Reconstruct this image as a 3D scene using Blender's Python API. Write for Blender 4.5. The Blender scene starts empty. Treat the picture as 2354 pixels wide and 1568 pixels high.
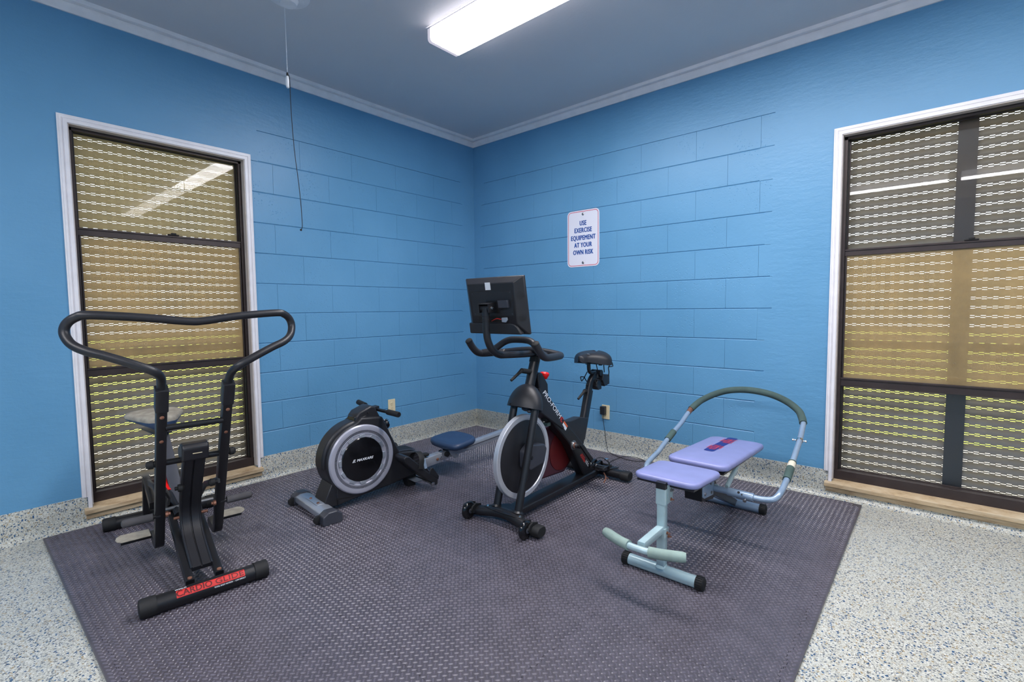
import bpy, math, random
from math import pi, sin, cos, radians, sqrt
from mathutils import Vector, Matrix
random.seed(7)
S = bpy.context.scene
C = S.collection
V = Vector

# ---------------------------------------------------------------- camera, world, sun, exposure
FPX = 1132.94; YAW = 2.28505818; PIT = -0.0646829; ROLL = -0.01051991
CAM = V((3.47639, -3.46220, 1.14223))
f_ = V((cos(YAW)*cos(PIT), sin(YAW)*cos(PIT), sin(PIT)))
r_ = V((sin(YAW), -cos(YAW), 0)); u_ = r_.cross(f_)
r2 = r_*cos(ROLL)+u_*sin(ROLL); u2 = -r_*sin(ROLL)+u_*cos(ROLL)
cd = bpy.data.cameras.new('camera'); cam = bpy.data.objects.new('camera', cd); C.objects.link(cam)
cd.sensor_width = 36; cd.sensor_fit = 'HORIZONTAL'; cd.lens = FPX/2354*36; cd.clip_start = .02
m = Matrix.Identity(4)
for i in range(3):
    m[i][0] = r2[i]; m[i][1] = u2[i]; m[i][2] = -f_[i]; m[i][3] = CAM[i]
cam.matrix_world = m
S.camera = cam
S.view_settings.view_transform = 'Standard'; S.view_settings.look = 'None'
S.view_settings.gamma = 1; S.view_settings.use_curve_mapping = False
S.view_settings.exposure = 0.16
S.cycles.max_bounces = 10; S.cycles.diffuse_bounces = 5; S.cycles.transparent_max_bounces = 12
S.cycles.caustics_reflective = False; S.cycles.caustics_refractive = False
S.cycles.use_denoising = True
S.cycles.sample_clamp_indirect = 6
w = bpy.data.worlds.new('world'); S.world = w; w.use_nodes = True
bg = w.node_tree.nodes['Background']; bg.inputs[0].default_value = (.93, .96, 1, 1); bg.inputs[1].default_value = 3.6
sd = bpy.data.lights.new('sun', 'SUN'); sun = bpy.data.objects.new('sun', sd); C.objects.link(sun)
sd.energy = 4; sd.angle = radians(1.5); sd.color = (1, .93, .8)
sun.rotation_euler = V((-.62, .55, .85)).to_track_quat('Z', 'Y').to_euler()
TUBE_RADIANCE = 40.0
SIDE_RADIANCE = 3.4

# ---------------------------------------------------------------- node helpers / materials
def lin(c):
    return tuple(((x/255)/12.92 if x/255 <= .04045 else ((x/255+.055)/1.055)**2.4) for x in c)+(1,)
class NT:
    def __init__(s, name):
        s.m = bpy.data.materials.new(name); s.m.use_nodes = True; s.t = s.m.node_tree
        s.b = s.t.nodes['Principled BSDF']; s.out = s.t.nodes['Material Output']
    def n(s, ty, **k):
        x = s.t.nodes.new(ty)
        for a, v in k.items(): setattr(x, a, v)
        return x
    def l(s, a, b): s.t.links.new(a, b)
    def co(s, kind='Object', scale=(1, 1, 1), rot=(0, 0, 0)):
        tc = s.n('ShaderNodeTexCoord'); mp = s.n('ShaderNodeMapping'); s.l(tc.outputs[kind], mp.inputs[0])
        mp.inputs['Scale'].default_value = scale; mp.inputs['Rotation'].default_value = rot
        return mp.outputs[0]
    def noise(s, vec, scale, detail=3, rough=.5):
        x = s.n('ShaderNodeTexNoise'); s.l(vec, x.inputs['Vector']); x.inputs['Scale'].default_value = scale
        x.inputs['Detail'].default_value = detail; x.inputs['Roughness'].default_value = rough
        return x
    def ramp(s, fac, stops, mode='LINEAR'):
        x = s.n('ShaderNodeValToRGB'); s.l(fac, x.inputs[0]); e = x.color_ramp.elements; x.color_ramp.interpolation = mode
        while len(e) < len(stops): e.new(.5)
        for i, (p, c) in enumerate(stops): e[i].position = p; e[i].color = c
        return x.outputs[0]
    def bump(s, h, strength, dist=.001, nrm=None):
        x = s.n('ShaderNodeBump'); s.l(h, x.inputs['Height']); x.inputs['Strength'].default_value = strength
        x.inputs['Distance'].default_value = dist
        if nrm: s.l(nrm, x.inputs['Normal'])
        s.l(x.outputs[0], s.b.inputs['Normal']); return x.outputs[0]
    def mix(s, f, a, b):
        x = s.n('ShaderNodeMix', data_type='RGBA')
        for i, v in ((0, f), (6, a), (7, b)):
            if hasattr(v, 'is_output'): s.l(v, x.inputs[i])
            else: x.inputs[i].default_value = v
        return x.outputs[2]
def simple(name, col, rough=.5, metal=0, grain=0, gscale=300, vary=.0, spec=.5, coat=0):
    t = NT(name); b = t.b
    b.inputs['Roughness'].default_value = rough; b.inputs['Metallic'].default_value = metal
    b.inputs['Specular IOR Level'].default_value = spec; b.inputs['Coat Weight'].default_value = coat
    c = lin(col); co = t.co()
    n1 = t.noise(co, 14, 4)
    d = tuple(x*(1-vary) for x in c[:3])+(1,); e = tuple(min(1, x*(1+vary)) for x in c[:3])+(1,)
    t.l(t.ramp(n1.outputs[0], [(.35, d), (.65, e)]), b.inputs['Base Color'])
    if grain: t.bump(t.noise(co, gscale, 2).outputs[0], grain, .0006)
    return t.m
M = {}
WALLTC = []
def wall_paint(name, pits):
    t = NT(name); co = t.co()
    n = t.noise(co, 1.3, 3); t.tcn = [x for x in t.t.nodes if x.bl_idname == 'ShaderNodeTexCoord']; WALLTC.extend(t.tcn); c = t.ramp(n.outputs[0], [(.3, lin((89, 145, 183))), (.7, lin((101, 156, 194)))])
    t.l(c, t.b.inputs['Base Color']); t.b.inputs['Roughness'].default_value = .42; t.b.inputs['Specular IOR Level'].default_value = .45
    a = t.noise(co, 38, 6, .65); big = t.noise(co, 4, 2)
    b2 = t.bump(a.outputs[0], .5, .0022)
    if pits:
        v = t.n('ShaderNodeTexVoronoi'); v.feature = 'F1'; v.inputs['Scale'].default_value = 62
        wv = t.noise(co, 60, 2); add = t.n('ShaderNodeVectorMath', operation='MULTIPLY_ADD')
        t.l(wv.outputs['Color'], add.inputs[0]); add.inputs[1].default_value = (.012, .012, .012); t.l(co, add.inputs[2]); t.l(add.outputs[0], v.inputs['Vector'])
        pit = t.ramp(v.outputs['Distance'], [(.10, (0, 0, 0, 1)), (.26, (1, 1, 1, 1))])
        msk = t.ramp(big.outputs[0], [(.47, (1, 1, 1, 1)), (.62, (0, 0, 0, 1))])
        mx = t.n('ShaderNodeMath', operation='MAXIMUM'); t.l(pit, mx.inputs[0]); t.l(msk, mx.inputs[1])
        t.bump(mx.outputs[0], .55, .003, b2)
    else:
        s2 = t.noise(t.co(scale=(1, 1, 3.5)), 9, 4, .6); WALLTC.extend([x for x in t.t.nodes if x.bl_idname == 'ShaderNodeTexCoord']); t.bump(s2.outputs[0], .35, .006, b2)
    return t.m
M['block'] = wall_paint('blue_block_paint', True)
M['plaster'] = wall_paint('blue_wall_paint', False)
def ceiling_mat():
    t = NT('ceiling_paint'); co = t.co(); n = t.noise(co, .9, 3)
    t.l(t.ramp(n.outputs[0], [(.3, lin((206, 204, 208))), (.7, lin((216, 213, 215)))]), t.b.inputs['Base Color'])
    t.b.inputs['Roughness'].default_value = .5
    t.bump(t.noise(co, 55, 5, .6).outputs[0], .35, .002); return t.m
M['ceiling'] = ceiling_mat()
def flake():
    t = NT('epoxy_flake'); co = t.co()
    base = (.49, .49, .43, 1)
    def layer(scale, seed, dens, cols, prev):
        v = t.n('ShaderNodeTexVoronoi'); v.inputs['Scale'].default_value = scale
        mp = t.n('ShaderNodeMapping'); mp.inputs['Location'].default_value = (seed, seed*.7, seed*.3); mp.inputs['Rotation'].default_value = (0, 0, .6)
        wn = t.noise(co, scale*1.3, 1); wa = t.n('ShaderNodeVectorMath', operation='MULTIPLY_ADD'); t.l(wn.outputs['Color'], wa.inputs[0]); wa.inputs[1].default_value = (.9/scale,)*3
        t.l(co, wa.inputs[2]); t.l(wa.outputs[0], mp.inputs[0]); t.l(mp.outputs[0], v.inputs['Vector'])
        sep = t.n('ShaderNodeSeparateColor'); t.l(v.outputs['Color'], sep.inputs[0])
        col = t.ramp(sep.outputs[1], cols, 'CONSTANT')
        lt = t.n('ShaderNodeMath', operation='LESS_THAN'); t.l(sep.outputs[0], lt.inputs[0]); lt.inputs[1].default_value = dens
        lt2 = t.n('ShaderNodeMath', operation='LESS_THAN'); t.l(v.outputs['Distance'], lt2.inputs[0]); lt2.inputs[1].default_value = .48
        mu = t.n('ShaderNodeMath', operation='MULTIPLY'); t.l(lt.outputs[0], mu.inputs[0]); t.l(lt2.outputs[0], mu.inputs[1])
        return t.mix(mu.outputs[0], prev, col)
    x = layer(230, 1.3, .88, [(0, (.50, .50, .45, 1)), (.26, (.30, .31, .29, 1)), (.42, (.66, .66, .60, 1)), (.72, (.10, .12, .13, 1)), (.80, (.44, .42, .34, 1))], base)
    x = layer(170, 4.1, .52, [(0, (.12, .13, .14, 1)), (.16, (.36, .28, .16, 1)), (.34, (.64, .64, .58, 1)), (.72, (.30, .31, .30, 1)), (.88, (.04, .07, .12, 1))], x)
    x = layer(125, 7.7, .20, [(0, (.012, .07, .17, 1)), (.35, (.34, .26, .14, 1)), (.55, (.12, .14, .16, 1)), (.72, (.015, .09, .20, 1))], x)
    t.l(x, t.b.inputs['Base Color']); t.b.inputs['Roughness'].default_value = .3
    t.bump(t.noise(co, 160, 2).outputs[0], .25, .0012); return t.m
M['flake'] = flake()
M['mat'] = simple('black_foam_mat', (76, 72, 79), .36, 0, .25, 220, .12, .5)
M['tread'] = simple('pale_tread', (98, 93, 103), .30, 0, .2, 220, .10, .5)  # raised treads get a paler, smoother finish than the mat base
M['mat_joint'] = simple('mat_underlay', (18, 18, 20), .9)
M['black'] = simple('black_powder_coat', (26, 26, 29), .36, 0, .12, 700, .1, .5)
M['satin'] = simple('satin_black_plastic', (34, 34, 38), .42, 0, .15, 500, .1)
M['gloss'] = simple('gloss_black_plastic', (16, 16, 19), .14, 0, 0, 1, .05, .6)
M['rubber'] = simple('black_rubber', (22, 22, 23), .7, 0, .3, 400, .12)
M['foam'] = simple('grey_foam', (74, 72, 74), .9, 0, .6, 260, .15)
M['dkgrey'] = simple('dark_grey_plastic', (60, 62, 70), .4, 0, .1, 500, .06)
M['silver'] = simple('silver_painted_steel', (176, 182, 192), .32, .55, .06, 500, .04)
M['disc'] = simple('silver_plastic', (172, 172, 184), .35, .25, .05, 500, .04)
M['alu'] = simple('machined_aluminium', (208, 210, 216), .34, .5, 0, 1, .05)
M['chrome'] = simple('chrome', (215, 215, 215), .12, 1)
M['steelblue'] = simple('pale_blue_enamel', (172, 196, 200), .3, .1, .04, 400, .06, .5)
M['steelblue2'] = simple('blue_grey_enamel', (140, 160, 182), .28, .25, .04, 400, .06, .5)
M['greenfoam'] = simple('dark_green_foam', (66, 86, 82), .85, 0, .5, 300, .12)
M['gripfoam'] = simple('grey_green_foam', (138, 158, 150), .85, 0, .6, 260, .12)
M['vinyl'] = simple('lavender_vinyl', (134, 138, 186), .33, 0, .1, 260, .05, .5)
M['navy'] = simple('navy_print', (28, 38, 118), .4)
M['pinkprint'] = simple('magenta_print', (150, 40, 110), .4)
M['red'] = simple('red_plastic', (226, 20, 18), .3)
M['redprint'] = simple('red_print', (205, 52, 48), .35)
M['redink'] = simple('dark_red_ink', (92, 22, 24), .35)
M['white'] = simple('white_print', (232, 234, 238), .4)
M['orange'] = simple('orange_print', (226, 100, 50), .4)
M['maroon'] = simple('maroon_plastic', (74, 40, 50), .22, 0, 0, 1, .05)
M['trim'] = simple('white_trim_paint', (232, 229, 232), .38, 0, .2, 90, .04)
M['reveal'] = simple('cream_reveal_paint', (206, 196, 190), .5, 0, .2, 60, .05)
M['bronze'] = simple('bronze_aluminium', (62, 52, 50), .38, .35, .08, 300, .12)
M['bronze_gap'] = simple('black_gasket', (18, 16, 16), .6)
M['ivory'] = simple('ivory_plastic', (226, 210, 172), .35)
M['bolt'] = simple('rusty_bolt', (150, 104, 84), .45, .5, .3, 400, .3)
M['steel'] = simple('steel_bolt', (150, 150, 152), .3, .9)
M['navyvinyl'] = simple('navy_vinyl', (42, 62, 92), .45, 0, .12, 260, .06)
M['signwhite'] = simple('white_sign_sheet', (226, 226, 236), .35)
M['signblue'] = simple('blue_sign_ink', (10, 72, 150), .4)
M['signred'] = simple('red_sign_ink', (196, 40, 66), .4)
M['tape'] = simple('cream_tape', (214, 206, 186), .6)
M['concrete'] = simple('sunlit_concrete', (176, 164, 150), .9, 0, .4, 30, .1)
def seat_cloth():
    t = NT('worn_grey_seat'); co = t.co(scale=(1, 1, 1)); n = t.noise(co, 26, 5)
    t.l(t.ramp(n.outputs[0], [(.3, lin((140, 132, 118))), (.7, lin((176, 168, 152)))]), t.b.inputs['Base Color'])
    t.b.inputs['Roughness'].default_value = .75; t.bump(t.noise(co, 120, 4).outputs[0], .4, .001); return t.m
M['seatcloth'] = seat_cloth()
def stone():
    t = NT('travertine_sill'); co = t.co(scale=(1, 1, 6)); n = t.noise(co, 7, 6, .7)
    t.l(t.ramp(n.outputs[0], [(.3, lin((150, 124, 92))), (.48, lin((190, 166, 132))), (.7, lin((206, 188, 158)))]), t.b.inputs['Base Color'])
    t.b.inputs['Roughness'].default_value = .5; t.bump(n.outputs[0], .4, .001); return t.m
M['stone'] = stone()
def lawn():
    t = NT('lawn'); co = t.co(); n = t.noise(co, 3.5, 6, .7)
    t.l(t.ramp(n.outputs[0], [(.3, (.22, .30, .02, 1)), (.55, (.50, .52, .05, 1)), (.75, (.72, .66, .22, 1))]), t.b.inputs['Base Color'])
    t.b.inputs['Roughness'].default_value = 1; return t.m
M['lawn'] = lawn()
def slat_mat():
    t = NT('shutter_pvc'); t.b.inputs['Base Color'].default_value = lin((106, 109, 119)); t.b.inputs['Roughness'].default_value = .5
    tr = t.n('ShaderNodeBsdfTranslucent'); n = t.noise(t.co(scale=(1, 1, 1)), 20, 4)
    t.l(t.ramp(n.outputs[0], [(.3, (.55, .42, .24, 1)), (.7, (.75, .60, .38, 1))]), tr.inputs[0])
    mx = t.n('ShaderNodeMixShader'); mx.inputs[0].default_value = .055
    t.l(t.b.outputs[0], mx.inputs[1]); t.l(tr.outputs[0], mx.inputs[2]); t.l(mx.outputs[0], t.out.inputs[0]); return t.m
M['slat'] = slat_mat()
def glass(name, dirt, col):
    t = NT(name); tr = t.n('ShaderNodeBsdfTransparent'); tr.inputs[0].default_value = (.9, .92, .92, 1)
    gl = t.n('ShaderNodeBsdfGlossy'); gl.inputs['Roughness'].default_value = .015
    fr = t.n('ShaderNodeFresnel'); fr.inputs[0].default_value = 1.5
    ad = t.n('ShaderNodeMath', operation='MULTIPLY_ADD'); t.l(fr.outputs[0], ad.inputs[0]); ad.inputs[1].default_value = .55; ad.inputs[2].default_value = .0
    mx = t.n('ShaderNodeMixShader'); t.l(ad.outputs[0], mx.inputs[0]); t.l(tr.outputs[0], mx.inputs[1]); t.l(gl.outputs[0], mx.inputs[2])
    out = mx.outputs[0]
    if dirt:
        n = t.noise(t.co(scale=(1, 1, .6)), 5, 6, .65)
        df = t.n('ShaderNodeBsdfDiffuse'); df.inputs[0].default_value = col
        ts = t.n('ShaderNodeBsdfTranslucent'); ts.inputs[0].default_value = col
        m0 = t.n('ShaderNodeMixShader'); m0.inputs[0].default_value = .5; t.l(df.outputs[0], m0.inputs[1]); t.l(ts.outputs[0], m0.inputs[2])
        fa = t.n('ShaderNodeMapRange'); t.l(n.outputs[0], fa.inputs[0]); fa.inputs[1].default_value = .3; fa.inputs[2].default_value = .7
        fa.inputs[3].default_value = dirt*.72; fa.inputs[4].default_value = dirt*1.2
        m1 = t.n('ShaderNodeMixShader'); t.l(fa.outputs[0], m1.inputs[0]); t.l(out, m1.inputs[1]); t.l(m0.outputs[0], m1.inputs[2]); out = m1.outputs[0]
    t.l(out, t.out.inputs[0]); return t.m
M['glass'] = glass('clean_glass', 0, None)
M['glass_film'] = glass('filmed_glass', .42, (.76, .63, .36, 1))
M['glass_film2'] = glass('lightly_filmed_glass', .12, (.40, .30, .20, 1))
M['glass_dirty'] = glass('dusty_glass', .46, (.78, .58, .30, 1))
def emis(name, col, st):
    t = NT(name); e = t.n('ShaderNodeEmission'); e.inputs[0].default_value = col; e.inputs[1].default_value = st
    t.l(e.outputs[0], t.out.inputs[0]); return t.m
M['diffuser'] = emis('lit_diffuser', (1, .975, 1, 1), TUBE_RADIANCE)
M['diffuser_dim'] = emis('lit_diffuser_dim', (1, .97, .98, 1), TUBE_RADIANCE*.5)  # dimmed only to keep the right wall from coming out too bright
M['diffuser_side'] = emis('lit_diffuser_side', (.93, .92, 1, 1), SIDE_RADIANCE)
M['endcap'] = emis('backlit_diffuser_end', (.84, .83, 1, 1), .62)

# ---------------------------------------------------------------- mesh helpers
def fillet(pts, rad, k=5):
    pts = [V(p) for p in pts]; out = [pts[0]]
    for i in range(1, len(pts)-1):
        a, b, c = pts[i-1], pts[i], pts[i+1]
        r = min(rad, (a-b).length*.49, (c-b).length*.49)
        p, q = b+(a-b).normalized()*r, b+(c-b).normalized()*r
        for j in range(k+1):
            t = j/k; out.append(p*(1-t)**2+b*2*t*(1-t)+q*t*t)
    out.append(pts[-1]); return out
def catmull(pts, k=6):
    pts = [V(p) for p in pts]; P_ = [pts[0]*2-pts[1]]+pts+[pts[-1]*2-pts[-2]]; out = []
    for i in range(1, len(P_)-2):
        a, b, c, d = P_[i-1:i+3]
        for j in range(k):
            t = j/k; out.append(.5*((2*b)+(c-a)*t+(2*a-5*b+4*c-d)*t*t+(3*b-a-3*c+d)*t**3))
    out.append(pts[-1]); return out
def rrect(w_, h_, r, k=3):
    o = []
    for cx, cy, a0 in ((w_/2-r, h_/2-r, 0), (-w_/2+r, h_/2-r, 90), (-w_/2+r, -h_/2+r, 180), (w_/2-r, -h_/2+r, 270)):
        for j in range(k+1):
            a = radians(a0+90*j/k); o.append((cx+r*cos(a), cy+r*sin(a)))
    return o
class MB:
    def __init__(s): s.v = []; s.f = []
    def add(s, vs, fs):
        o = len(s.v); s.v += [V(x) for x in vs]; s.f += [tuple(i+o for i in f) for f in fs]; return s
    def sweep(s, pts, prof, ref=None, cap=True, scale=None):
        pts = [V(p) for p in pts]; n = len(pts); rings = []; N = None
        for i, p in enumerate(pts):
            t = (pts[min(i+1, n-1)]-pts[max(i-1, 0)]).normalized()
            if ref is not None:
                a = V(ref); a = (a-t*a.dot(t)).normalized()
            else:
                if N is None:
                    N = t.orthogonal().normalized()
                    z = V((0, 0, 1)); z = z-t*z.dot(t)
                    if z.length > .1: N = z.normalized()
                N = (N-t*N.dot(t)).normalized(); a = N
            b = t.cross(a); k = 1 if scale is None else scale[i]
            rings.append([p+a*x*k+b*y*k for x, y in prof])
        m_ = len(prof); vs = [q for r in rings for q in r]; fs = []
        for i in range(n-1):
            for j in range(m_):
                k = (j+1) % m_; fs.append((i*m_+j, i*m_+k, (i+1)*m_+k, (i+1)*m_+j))
        if cap: fs += [tuple(range(m_-1, -1, -1)), tuple((n-1)*m_+j for j in range(m_))]
        return s.add(vs, fs)
    def tube(s, pts, r, n=12, ry=None, ref=None, cap=True, scale=None):
        ry = r if ry is None else ry
        return s.sweep(pts, [(r*cos(2*pi*j/n), ry*sin(2*pi*j/n)) for j in range(n)], ref, cap, scale)
    def lathe(s, o, ax, prof, n=24, cap=True):
        o = V(o); ax = V(ax).normalized(); a = ax.orthogonal().normalized(); b = ax.cross(a); vs = []; fs = []; m_ = len(prof)
        for h, r in prof:
            for j in range(n): vs.append(o+ax*h+(a*cos(2*pi*j/n)+b*sin(2*pi*j/n))*r)
        for i in range(m_-1):
            for j in range(n):
                k = (j+1) % n; fs.append((i*n+j, i*n+k, (i+1)*n+k, (i+1)*n+j))
        if cap: fs += [tuple(range(n-1, -1, -1)), tuple((m_-1)*n+j for j in range(n))]
        return s.add(vs, fs)
    def box(s, c, ax, ay, az, hx, hy, hz):
        c = V(c); ax, ay, az = V(ax).normalized()*hx, V(ay).normalized()*hy, V(az).normalized()*hz
        vs = [c+ax*i+ay*j+az*k for i in (-1, 1) for j in (-1, 1) for k in (-1, 1)]
        return s.add(vs, [(0, 1, 3, 2), (4, 6, 7, 5), (0, 4, 5, 1), (2, 3, 7, 6), (0, 2, 6, 4), (1, 5, 7, 3)])
    def bb(s, x0, x1, y0, y1, z0, z1):
        return s.box(((x0+x1)/2, (y0+y1)/2, (z0+z1)/2), (1, 0, 0), (0, 1, 0), (0, 0, 1), abs(x1-x0)/2, abs(y1-y0)/2, abs(z1-z0)/2)
    def prism(s, poly, d):
        poly = [V(p) for p in poly]; d = V(d); n = len(poly)
        return s.add(poly+[p+d for p in poly], [tuple(range(n-1, -1, -1)), tuple(range(n, 2*n))]+[(i, (i+1) % n, n+(i+1) % n, n+i) for i in range(n)])
    def ball(s, c, rx, ry, rz, X=(1, 0, 0), Y=(0, 1, 0), Z=(0, 0, 1), n=16, m_=10, lo=-90, hi=90):
        c = V(c); X, Y, Z = V(X), V(Y), V(Z); vs = []; fs = []
        for i in range(m_+1):
            a = radians(lo+(hi-lo)*i/m_)
            for j in range(n):
                b = 2*pi*j/n; vs.append(c+X*rx*cos(a)*cos(b)+Y*ry*cos(a)*sin(b)+Z*rz*sin(a))
        for i in range(m_):
            for j in range(n):
                k = (j+1) % n; fs.append((i*n+j, i*n+k, (i+1)*n+k, (i+1)*n+j))
        return s.add(vs, fs)
    def mesh(s, name, mat, off=None, smooth=35):
        me = bpy.data.meshes.new(name); off = off or V((0, 0, 0))
        me.from_pydata([tuple(v-off) for v in s.v], [], s.f)
        bm_fix(me)
        if mat: me.materials.append(mat)
        me.polygons.foreach_set('use_smooth', [True]*len(me.polygons))
        me.set_sharp_from_angle(angle=radians(smooth)); me.update(); return me
import bmesh
def bm_fix(me):
    b = bmesh.new(); b.from_mesh(me); bmesh.ops.remove_doubles(b, verts=b.verts, dist=1e-6)
    bmesh.ops.recalc_face_normals(b, faces=b.faces); b.to_mesh(me); b.free()
def thing(name, label, cat, loc=(0, 0, 0), kind=None, group=None):
    o = bpy.data.objects.new(name, None); o.empty_display_size = .1; C.objects.link(o); o.location = loc
    if label: o['label'] = label
    if cat: o['category'] = cat
    if kind: o['kind'] = kind
    if group: o['group'] = group
    o['wl'] = tuple(loc); return o
def worldloc(o): return V(o['wl']) if 'wl' in o.keys() else V((0, 0, 0))
def part(name, mb, mat, parent=None, bevel=0, smooth=35, label=None, seg=2):
    off = worldloc(parent) if parent else V((0, 0, 0))
    me = mb.mesh(name, M[mat] if isinstance(mat, str) else mat, off, smooth)
    o = bpy.data.objects.new(name, me); C.objects.link(o)
    if parent: o.parent = parent
    o['wl'] = tuple(off)
    if bevel:
        b = o.modifiers.new('bevel', 'BEVEL'); b.width = bevel; b.segments = seg; b.limit_method = 'ANGLE'; b.angle_limit = radians(30)
    if label: o['label'] = label
    return o
def struct(name, mb, mat, label=None, **k):
    o = part(name, mb, mat, **k); o['kind'] = 'structure'
    if label: o['label'] = label
    return o
def subpart(name, mb, mat, parent, **k): return part(name, mb, mat, parent, **k)
def text(s, size=1.0, bold=0.0, xs=1.0, space=1.0, shear=0, cuts=False):
    cu = bpy.data.curves.new('t', 'FONT'); cu.body = s; cu.size = size; cu.offset = bold; cu.space_character = space
    cu.resolution_u = 3; cu.align_x = 'CENTER'; cu.align_y = 'CENTER'; cu.shear = shear
    o = bpy.data.objects.new('t', cu); C.objects.link(o)
    dg = bpy.context.evaluated_depsgraph_get(); me = o.evaluated_get(dg).to_mesh()
    b = bmesh.new(); b.from_mesh(me)
    for k in range(-12, 13):
        if cuts: bmesh.ops.bisect_plane(b, geom=b.verts[:]+b.edges[:]+b.faces[:], dist=1e-7, plane_co=(0, k*size*.06, 0), plane_no=(0, 1, 0))
    b.verts.index_update(); vs = [(v.co.x*xs, v.co.y) for v in b.verts]; fs = [tuple(v.index for v in p.verts) for p in b.faces]; b.free()
    o.evaluated_get(dg).to_mesh_clear(); bpy.data.objects.remove(o); bpy.data.curves.remove(cu); return vs, fs
def text_part(name, s, fn, mat, parent, bold=0, **k):
    vs, fs = text(s, **k); mb = MB()
    nrm = (fn(.001, 0)-fn(0, 0)).cross(fn(0, .001)-fn(0, 0)).normalized()
    offs = [(0, 0)] if bold <= 0 else [(-bold, 0), (bold, 0), (0, bold*.6), (0, -bold*.6)]
    for i, (ox, oy) in enumerate(offs): mb.add([fn(x+ox, y+oy)+nrm*(.00006*i) for x, y in vs], fs)
    return part(name, mb, mat, parent)
class Fr:
    def __init__(s, base, ang):
        s.b = V((base[0], base[1], 0)); s.d = V((cos(ang), sin(ang), 0)); s.l = V((s.d.y, -s.d.x, 0)); s.z = V((0, 0, 1))
    def W(s, a, t, z): return s.b+s.d*a+s.l*t+s.z*z
    def pl(s, pts, t): return [s.W(a, t, z) for a, z in pts]

# ---------------------------------------------------------------- room shell
ZC = 2.77; ZF = -.012; HB = .15
XR = 6.5; YR = -6.3
WL = dict(y0=-2.98, y1=-2.115, z0=.055, z1=2.135)         # left window opening
WR = dict(x0=3.02, x1=4.10, z0=.055, z1=2.135)
struct('floor', MB().bb(0, XR, YR, 0, ZF-.1, ZF), 'flake')
struct('ceiling', MB().bb(-.2, XR+.1, YR-.1, .2, ZC, ZC+.1), 'ceiling')
JD = .005
def wall_boxes(ax, u0, u1, hole, d0, d1):
    mb = MB()
    def b(ua, ub, za, zb):
        if ax == 'x': mb.bb(d0, d1, ua, ub, za, zb)
        else: mb.bb(ua, ub, d0, d1, za, zb)
    ha, hb_, hz0, hz1 = hole
    b(u0, ha, ZF-.1, ZC); b(hb_, u1, ZF-.1, ZC); b(ha, hb_, ZF-.1, hz0); b(ha, hb_, hz1, ZC)
    return mb
wl = struct('wall_left', wall_boxes('x', YR-.1, .2, (WL['y0'], WL['y1'], WL['z0'], WL['z1']), -.2, -JD), 'plaster')
wr = struct('wall_right', wall_boxes('y', 0-JD, XR+.1, (WR['x0'], WR['x1'], WR['z0'], WR['z1']), JD, .2), 'plaster')
struct('wall_front', MB().bb(0, XR, YR-.1, YR, ZF-.1, ZC), 'plaster')
struct('wall_side', MB().bb(XR, XR+.1, YR-.1, 0, ZF-.1, ZC), 'plaster')
for x in WALLTC: x.object = wl
# smooth skim coat at the face level round the block field
ZB = .3163; BH = .2032; BL = .410; ZTOP = ZB+10*BH
mb = MB()
for y0, y1, z0, z1 in ((YR, WL['y0'], ZF, ZC), (WL['y0'], WL['y1'], WL['z1'], ZC), (WL['y1'], 0, ZTOP, ZC), (WL['y0'], WL['y1'], ZF, WL['z0'])):
    mb.bb(-JD, 0, y0, y1, z0, z1)
part('skim_coat', mb, 'plaster', wl)
XB = 2.64
XC = XB+.04
mb = MB()
for x0, x1, z0, z1 in ((0, XC, ZTOP, ZC), (XC, WR['x0'], ZF, ZC), (WR['x0'], WR['x1'], WR['z1'], ZC), (WR['x1'], XR, ZF, ZC), (WR['x0'], WR['x1'], ZF, WR['z0'])):
    mb.bb(x0, x1, 0, JD, z0, z1)
part('skim_coat', mb, 'plaster', wr)
_bc = {}
def block_mesh(L_, H_, ax, e0, e1):
    key = (round(L_, 3), round(H_, 3), ax, e0, e1)
    if key in _bc: return _bc[key]
    h, c = .0015, .0036
    vs = []
    for dd, ins in ((0, 0), (JD-.0024, 0), (JD, c)):
        for su, sz in ((0, 0), (1, 0), (1, 1), (0, 1)):
            e = e0 if su == 0 else e1
            u = (0 if su == 0 else L_)+((.0001+ins*.2) if e else 0)*(1 if su == 0 else -1)
            z = h+sz*(H_-2*h)+(ins if sz == 0 else -ins)
            vs.append(((-JD+dd), u, z) if ax == 'x' else (u, JD-dd, z))
    fs = [(8, 9, 10, 11)]
    for k in (0, 4):
        for j in range(4): fs.append((k+j, k+(j+1) % 4, k+4+(j+1) % 4, k+4+j))
    mb = MB().add(vs, fs); me = mb.mesh('block', M['block'], None, 20); _bc[key] = me; return me
def lay(parent, ax, umin, umax, first, l0, l1):
    fill = MB(); rr_ = random.Random(5)
    for k in range(-1, 10):
        z0 = ZB+k*BH; off = first[k % 2]; zz0 = max(z0, ZF+.05)
        lo = umin+(rr_.uniform(*l0) if l0 else (.09 if k >= 9 else 0)); hi = umax-(rr_.uniform(*l1) if l1 else 0)
        for a, b in ((umin, lo), (hi, umax)):
            if b-a > 1e-4:
                if ax == 'x': fill.bb(-JD, 0, a, b, zz0, z0+BH)
                else: fill.bb(a, b, 0, JD, zz0, z0+BH)
        u = off-BL*20
        while u < umax:
            a, b = max(u, lo), min(u+BL, hi)
            if b-a > .03:
                o = bpy.data.objects.new('block', block_mesh(b-a, z0+BH-zz0, ax, a > lo or not (l0 or k >= 9), b < hi or not l1)); C.objects.link(o); o.parent = parent
                o.location = (0, a, zz0) if ax == 'x' else (a, 0, zz0)
            elif b-a > 1e-4:
                if ax == 'x': fill.bb(-JD, 0, a, b, zz0, z0+BH)
                else: fill.bb(a, b, 0, JD, zz0, z0+BH)
            u += BL
    part('skim_patch', fill, 'plaster', parent)
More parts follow.
